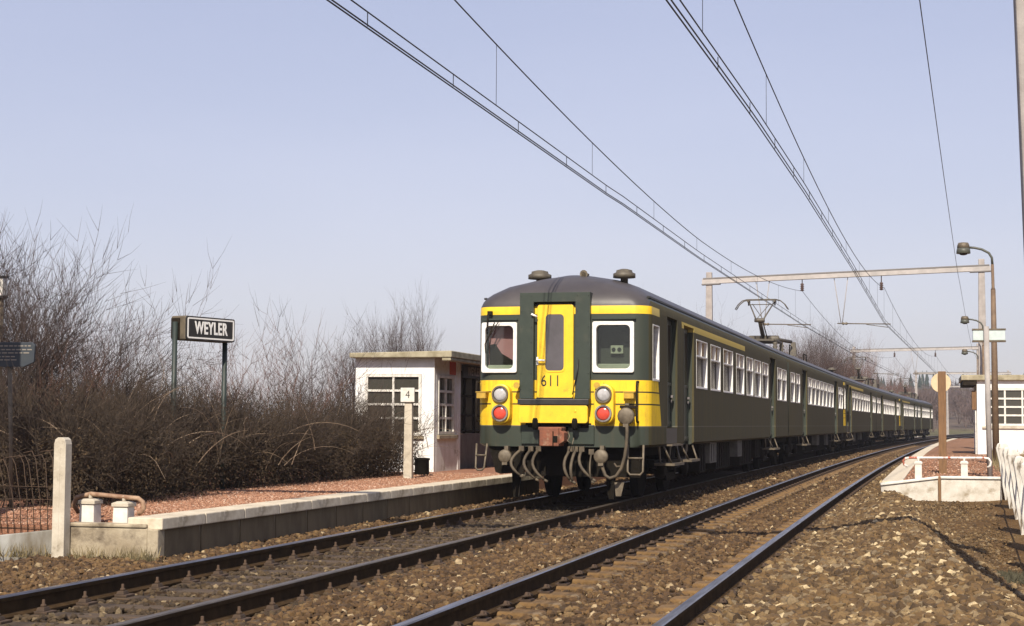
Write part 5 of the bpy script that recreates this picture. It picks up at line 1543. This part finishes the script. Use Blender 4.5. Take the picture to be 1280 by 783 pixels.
# dry grass on the bank behind the fence
gr = np.random.RandomState(5)
n = 5000
gx, gy = gr.uniform(1.45, 4.5, n), gr.uniform(26, 44, n)
base = np.stack([gx, gy, np.full(n, .12)], -1)
tip = base + np.stack([gr.normal(0, .10, n), gr.normal(0, .10, n), gr.uniform(.25, .60, n)], -1)
side_ = np.stack([gr.normal(0, .012, n), gr.normal(0, .006, n), np.zeros(n)], -1)
V1 = np.stack([base - side_, base + side_, tip], 1).reshape(-1, 3); F1 = np.arange(n * 3).reshape(-1, 3)
tag(mesh_np('dry_grass', V1, F1, m_drygrass), 'straw coloured dry grass on the bank behind the picket fence', 'grass', kind='stuff')
def tufts(name, label, spots, n, hmin, hmax, m, seed):
    g_ = np.random.RandomState(seed); B = []
    for (x, y, z, rx_, ry_) in spots:
        B.append(np.stack([x + g_.normal(0, rx_, n), y + g_.normal(0, ry_, n), np.full(n, z)], -1))
    base = np.concatenate(B); k = len(base)
    tip = base + np.stack([g_.normal(0, .05, k), g_.normal(0, .05, k), g_.uniform(hmin, hmax, k)], -1)
    sd_ = np.stack([g_.normal(0, .004, k), g_.normal(0, .004, k), np.zeros(k)], -1)
    tag(mesh_np(name, np.stack([base - sd_, base + sd_, tip], 1).reshape(-1, 3), np.arange(k * 3).reshape(-1, 3), m), label, 'grass', kind='stuff')
tufts('straw_tufts', 'dry straw growing at the foot of the platform end wall', [(-7.9, 14.72, -.13, .14, .05), (-7.5, 14.7, -.13, .12, .05), (-7.25, 14.62, -.12, .08, .05), (-8.6, 14.75, -.12, .2, .04), (-9.0, 16.2, .15, .3, .2)], 160, .04, .17, m_drygrass, 3)
n = 2600
ang_ = gr.uniform(0, 6.28, n); rad_ = np.abs(gr.normal(0, .22, n))
gx, gy = .80 + rad_ * np.cos(ang_), 18.6 + 1.5 * rad_ * np.sin(ang_)
base = np.stack([gx, gy, np.full(n, -.45)], -1)
tip = base + np.stack([gr.normal(0, .03, n), gr.normal(0, .03, n), gr.uniform(.05, .13, n)], -1)
side_ = np.stack([gr.normal(0, .012, n), gr.normal(0, .008, n), np.zeros(n)], -1)
V1 = np.stack([base - side_, base + side_, tip], 1).reshape(-1, 3); F1 = np.arange(n * 3).reshape(-1, 3)
m_weed = mat('grey_green_weed', (.075, .066, .038), (.05, .046, .026), 20, .9)
tag(mesh_np('low_weeds', V1, F1, m_weed), 'dark patch of low weeds on the soil left of the picket fence', 'weeds', kind='stuff')

# far woods on the hillside, one mass
wr = np.random.RandomState(17)
def conifer_t():
    v, f = [], []
    rs_ = np.random.RandomState(2); nn = 9
    for k in range(6):
        z0, z1, r0 = 1.0 + k * 1.25, 3.2 + k * 1.3, 1.9 - k * .28
        b0 = len(v)
        for j in range(nn):
            a = 2 * math.pi * j / nn; q = r0 * rs_.uniform(.65, 1.2)
            v.append((q * math.cos(a), q * math.sin(a), z0 + rs_.uniform(-.4, .3)))
        v.append((0, 0, z1))
        for j in range(nn): f.append((b0 + j, b0 + (j + 1) % nn, b0 + nn))
    return np.array(v), np.array(f)
def crown_t(seed):
    r = random.Random(seed); S = []
    for j in range(5):
        grow(S, r, Vector((0, 0, .8)), Vector((r.uniform(-.5, .5), r.uniform(-.5, .5), 1)).normalized(), 3.4, .07, 2, (3, 4), .12, .2, 3, (.3, .9))
    S = [(a, b_, c, d, e, f_, max(g, .03), max(h, .022)) for a, b_, c, d, e, f_, g, h in S]
    V_, F_ = segs_mesh(S, 3)
    return V_, np.concatenate([F_[:, [0, 1, 2]], F_[:, [0, 2, 3]]], 0)
def forest(name, label, tm, pts, sc, m):
    V0, F0 = tm; n = len(pts)
    a = wr.uniform(0, 6.28, n); ca, sa = np.cos(a)[:, None], np.sin(a)[:, None]
    x, y, z = V0[:, 0][None], V0[:, 1][None], V0[:, 2][None]
    VV = np.stack([(x * ca - y * sa) * sc[:, None], (x * sa + y * ca) * sc[:, None], z * sc[:, None] + 0 * ca], -1) + pts[:, None]
    FF = (F0[None] + (np.arange(n) * len(V0))[:, None, None]).reshape(-1, F0.shape[1])
    return tag(mesh_np(name, VV.reshape(-1, 3), FF, [m]), label, 'woods', kind='stuff')
m_conifer = mat('conifer_green', (.035, .055, .045), (.022, .036, .03), .3, .95)
m_far_twig = mat('purple_brown_wood', (.125, .085, .075), (.085, .06, .05), .2, .95)
def hpts(n, y0, y1, cx0, cx1):
    y = wr.uniform(y0, y1, n); x = wr.uniform(cx0, cx1, n) * y / 500.0
    return np.stack([x, y, hill_h(x, y) - .6], -1)
P_ = hpts(520, 470, 640, -65, 120)
forest('conifer_wood', 'dark blue green conifer wood along the far ridge', conifer_t(), P_, wr.uniform(.6, 1.15, len(P_)), m_conifer)
P_ = hpts(620, 270, 500, -60, 110)
yb_ = wr.uniform(62, 300, 260); xb_ = 10 + .035 * np.clip(yb_ - 120, 0, 400) + wr.uniform(0, 1, 260) ** 1.5 * 40  # unseen trees added on the right bank to darken the carriage window reflections
P_ = np.concatenate([P_, np.stack([xb_, yb_, hill_h(xb_, yb_) - .6], -1)])
keep = P_[:, 0] > (X1 + (P_[:, 1] - Y0) ** 2 / 2 * KK) - 400
P_ = P_[(np.abs(P_[:, 0] - (X1 + 1.5 + (P_[:, 1] - Y0) ** 2 / 2 * KK)) > 7)]
forest('bare_wood', 'purple brown leafless wood on the far hillside, plus unseen trees added for dark reflections', crown_t(3), P_, wr.uniform(.6, 1.15, len(P_)), m_far_twig)

# thin spring haze: one box of even air round camera and scene
b = MB(); b.box(-900, 900, -60, 1100, -2.0, 60)
m_haze = bpy.data.materials.new('haze'); m_haze.use_nodes = True
hn = m_haze.node_tree; hn.nodes.remove(hn.nodes['Principled BSDF'])
pv = hn.nodes.new('ShaderNodeVolumePrincipled'); pv.inputs['Color'].default_value = (.90, .90, .97, 1); pv.inputs['Density'].default_value = .0004; pv.inputs['Anisotropy'].default_value = .2
hn.links.new(pv.outputs[0], hn.nodes['Material Output'].inputs['Volume'])
tag(b.obj('haze', m_haze), 'faint pale haze in the air', 'haze', kind='stuff')
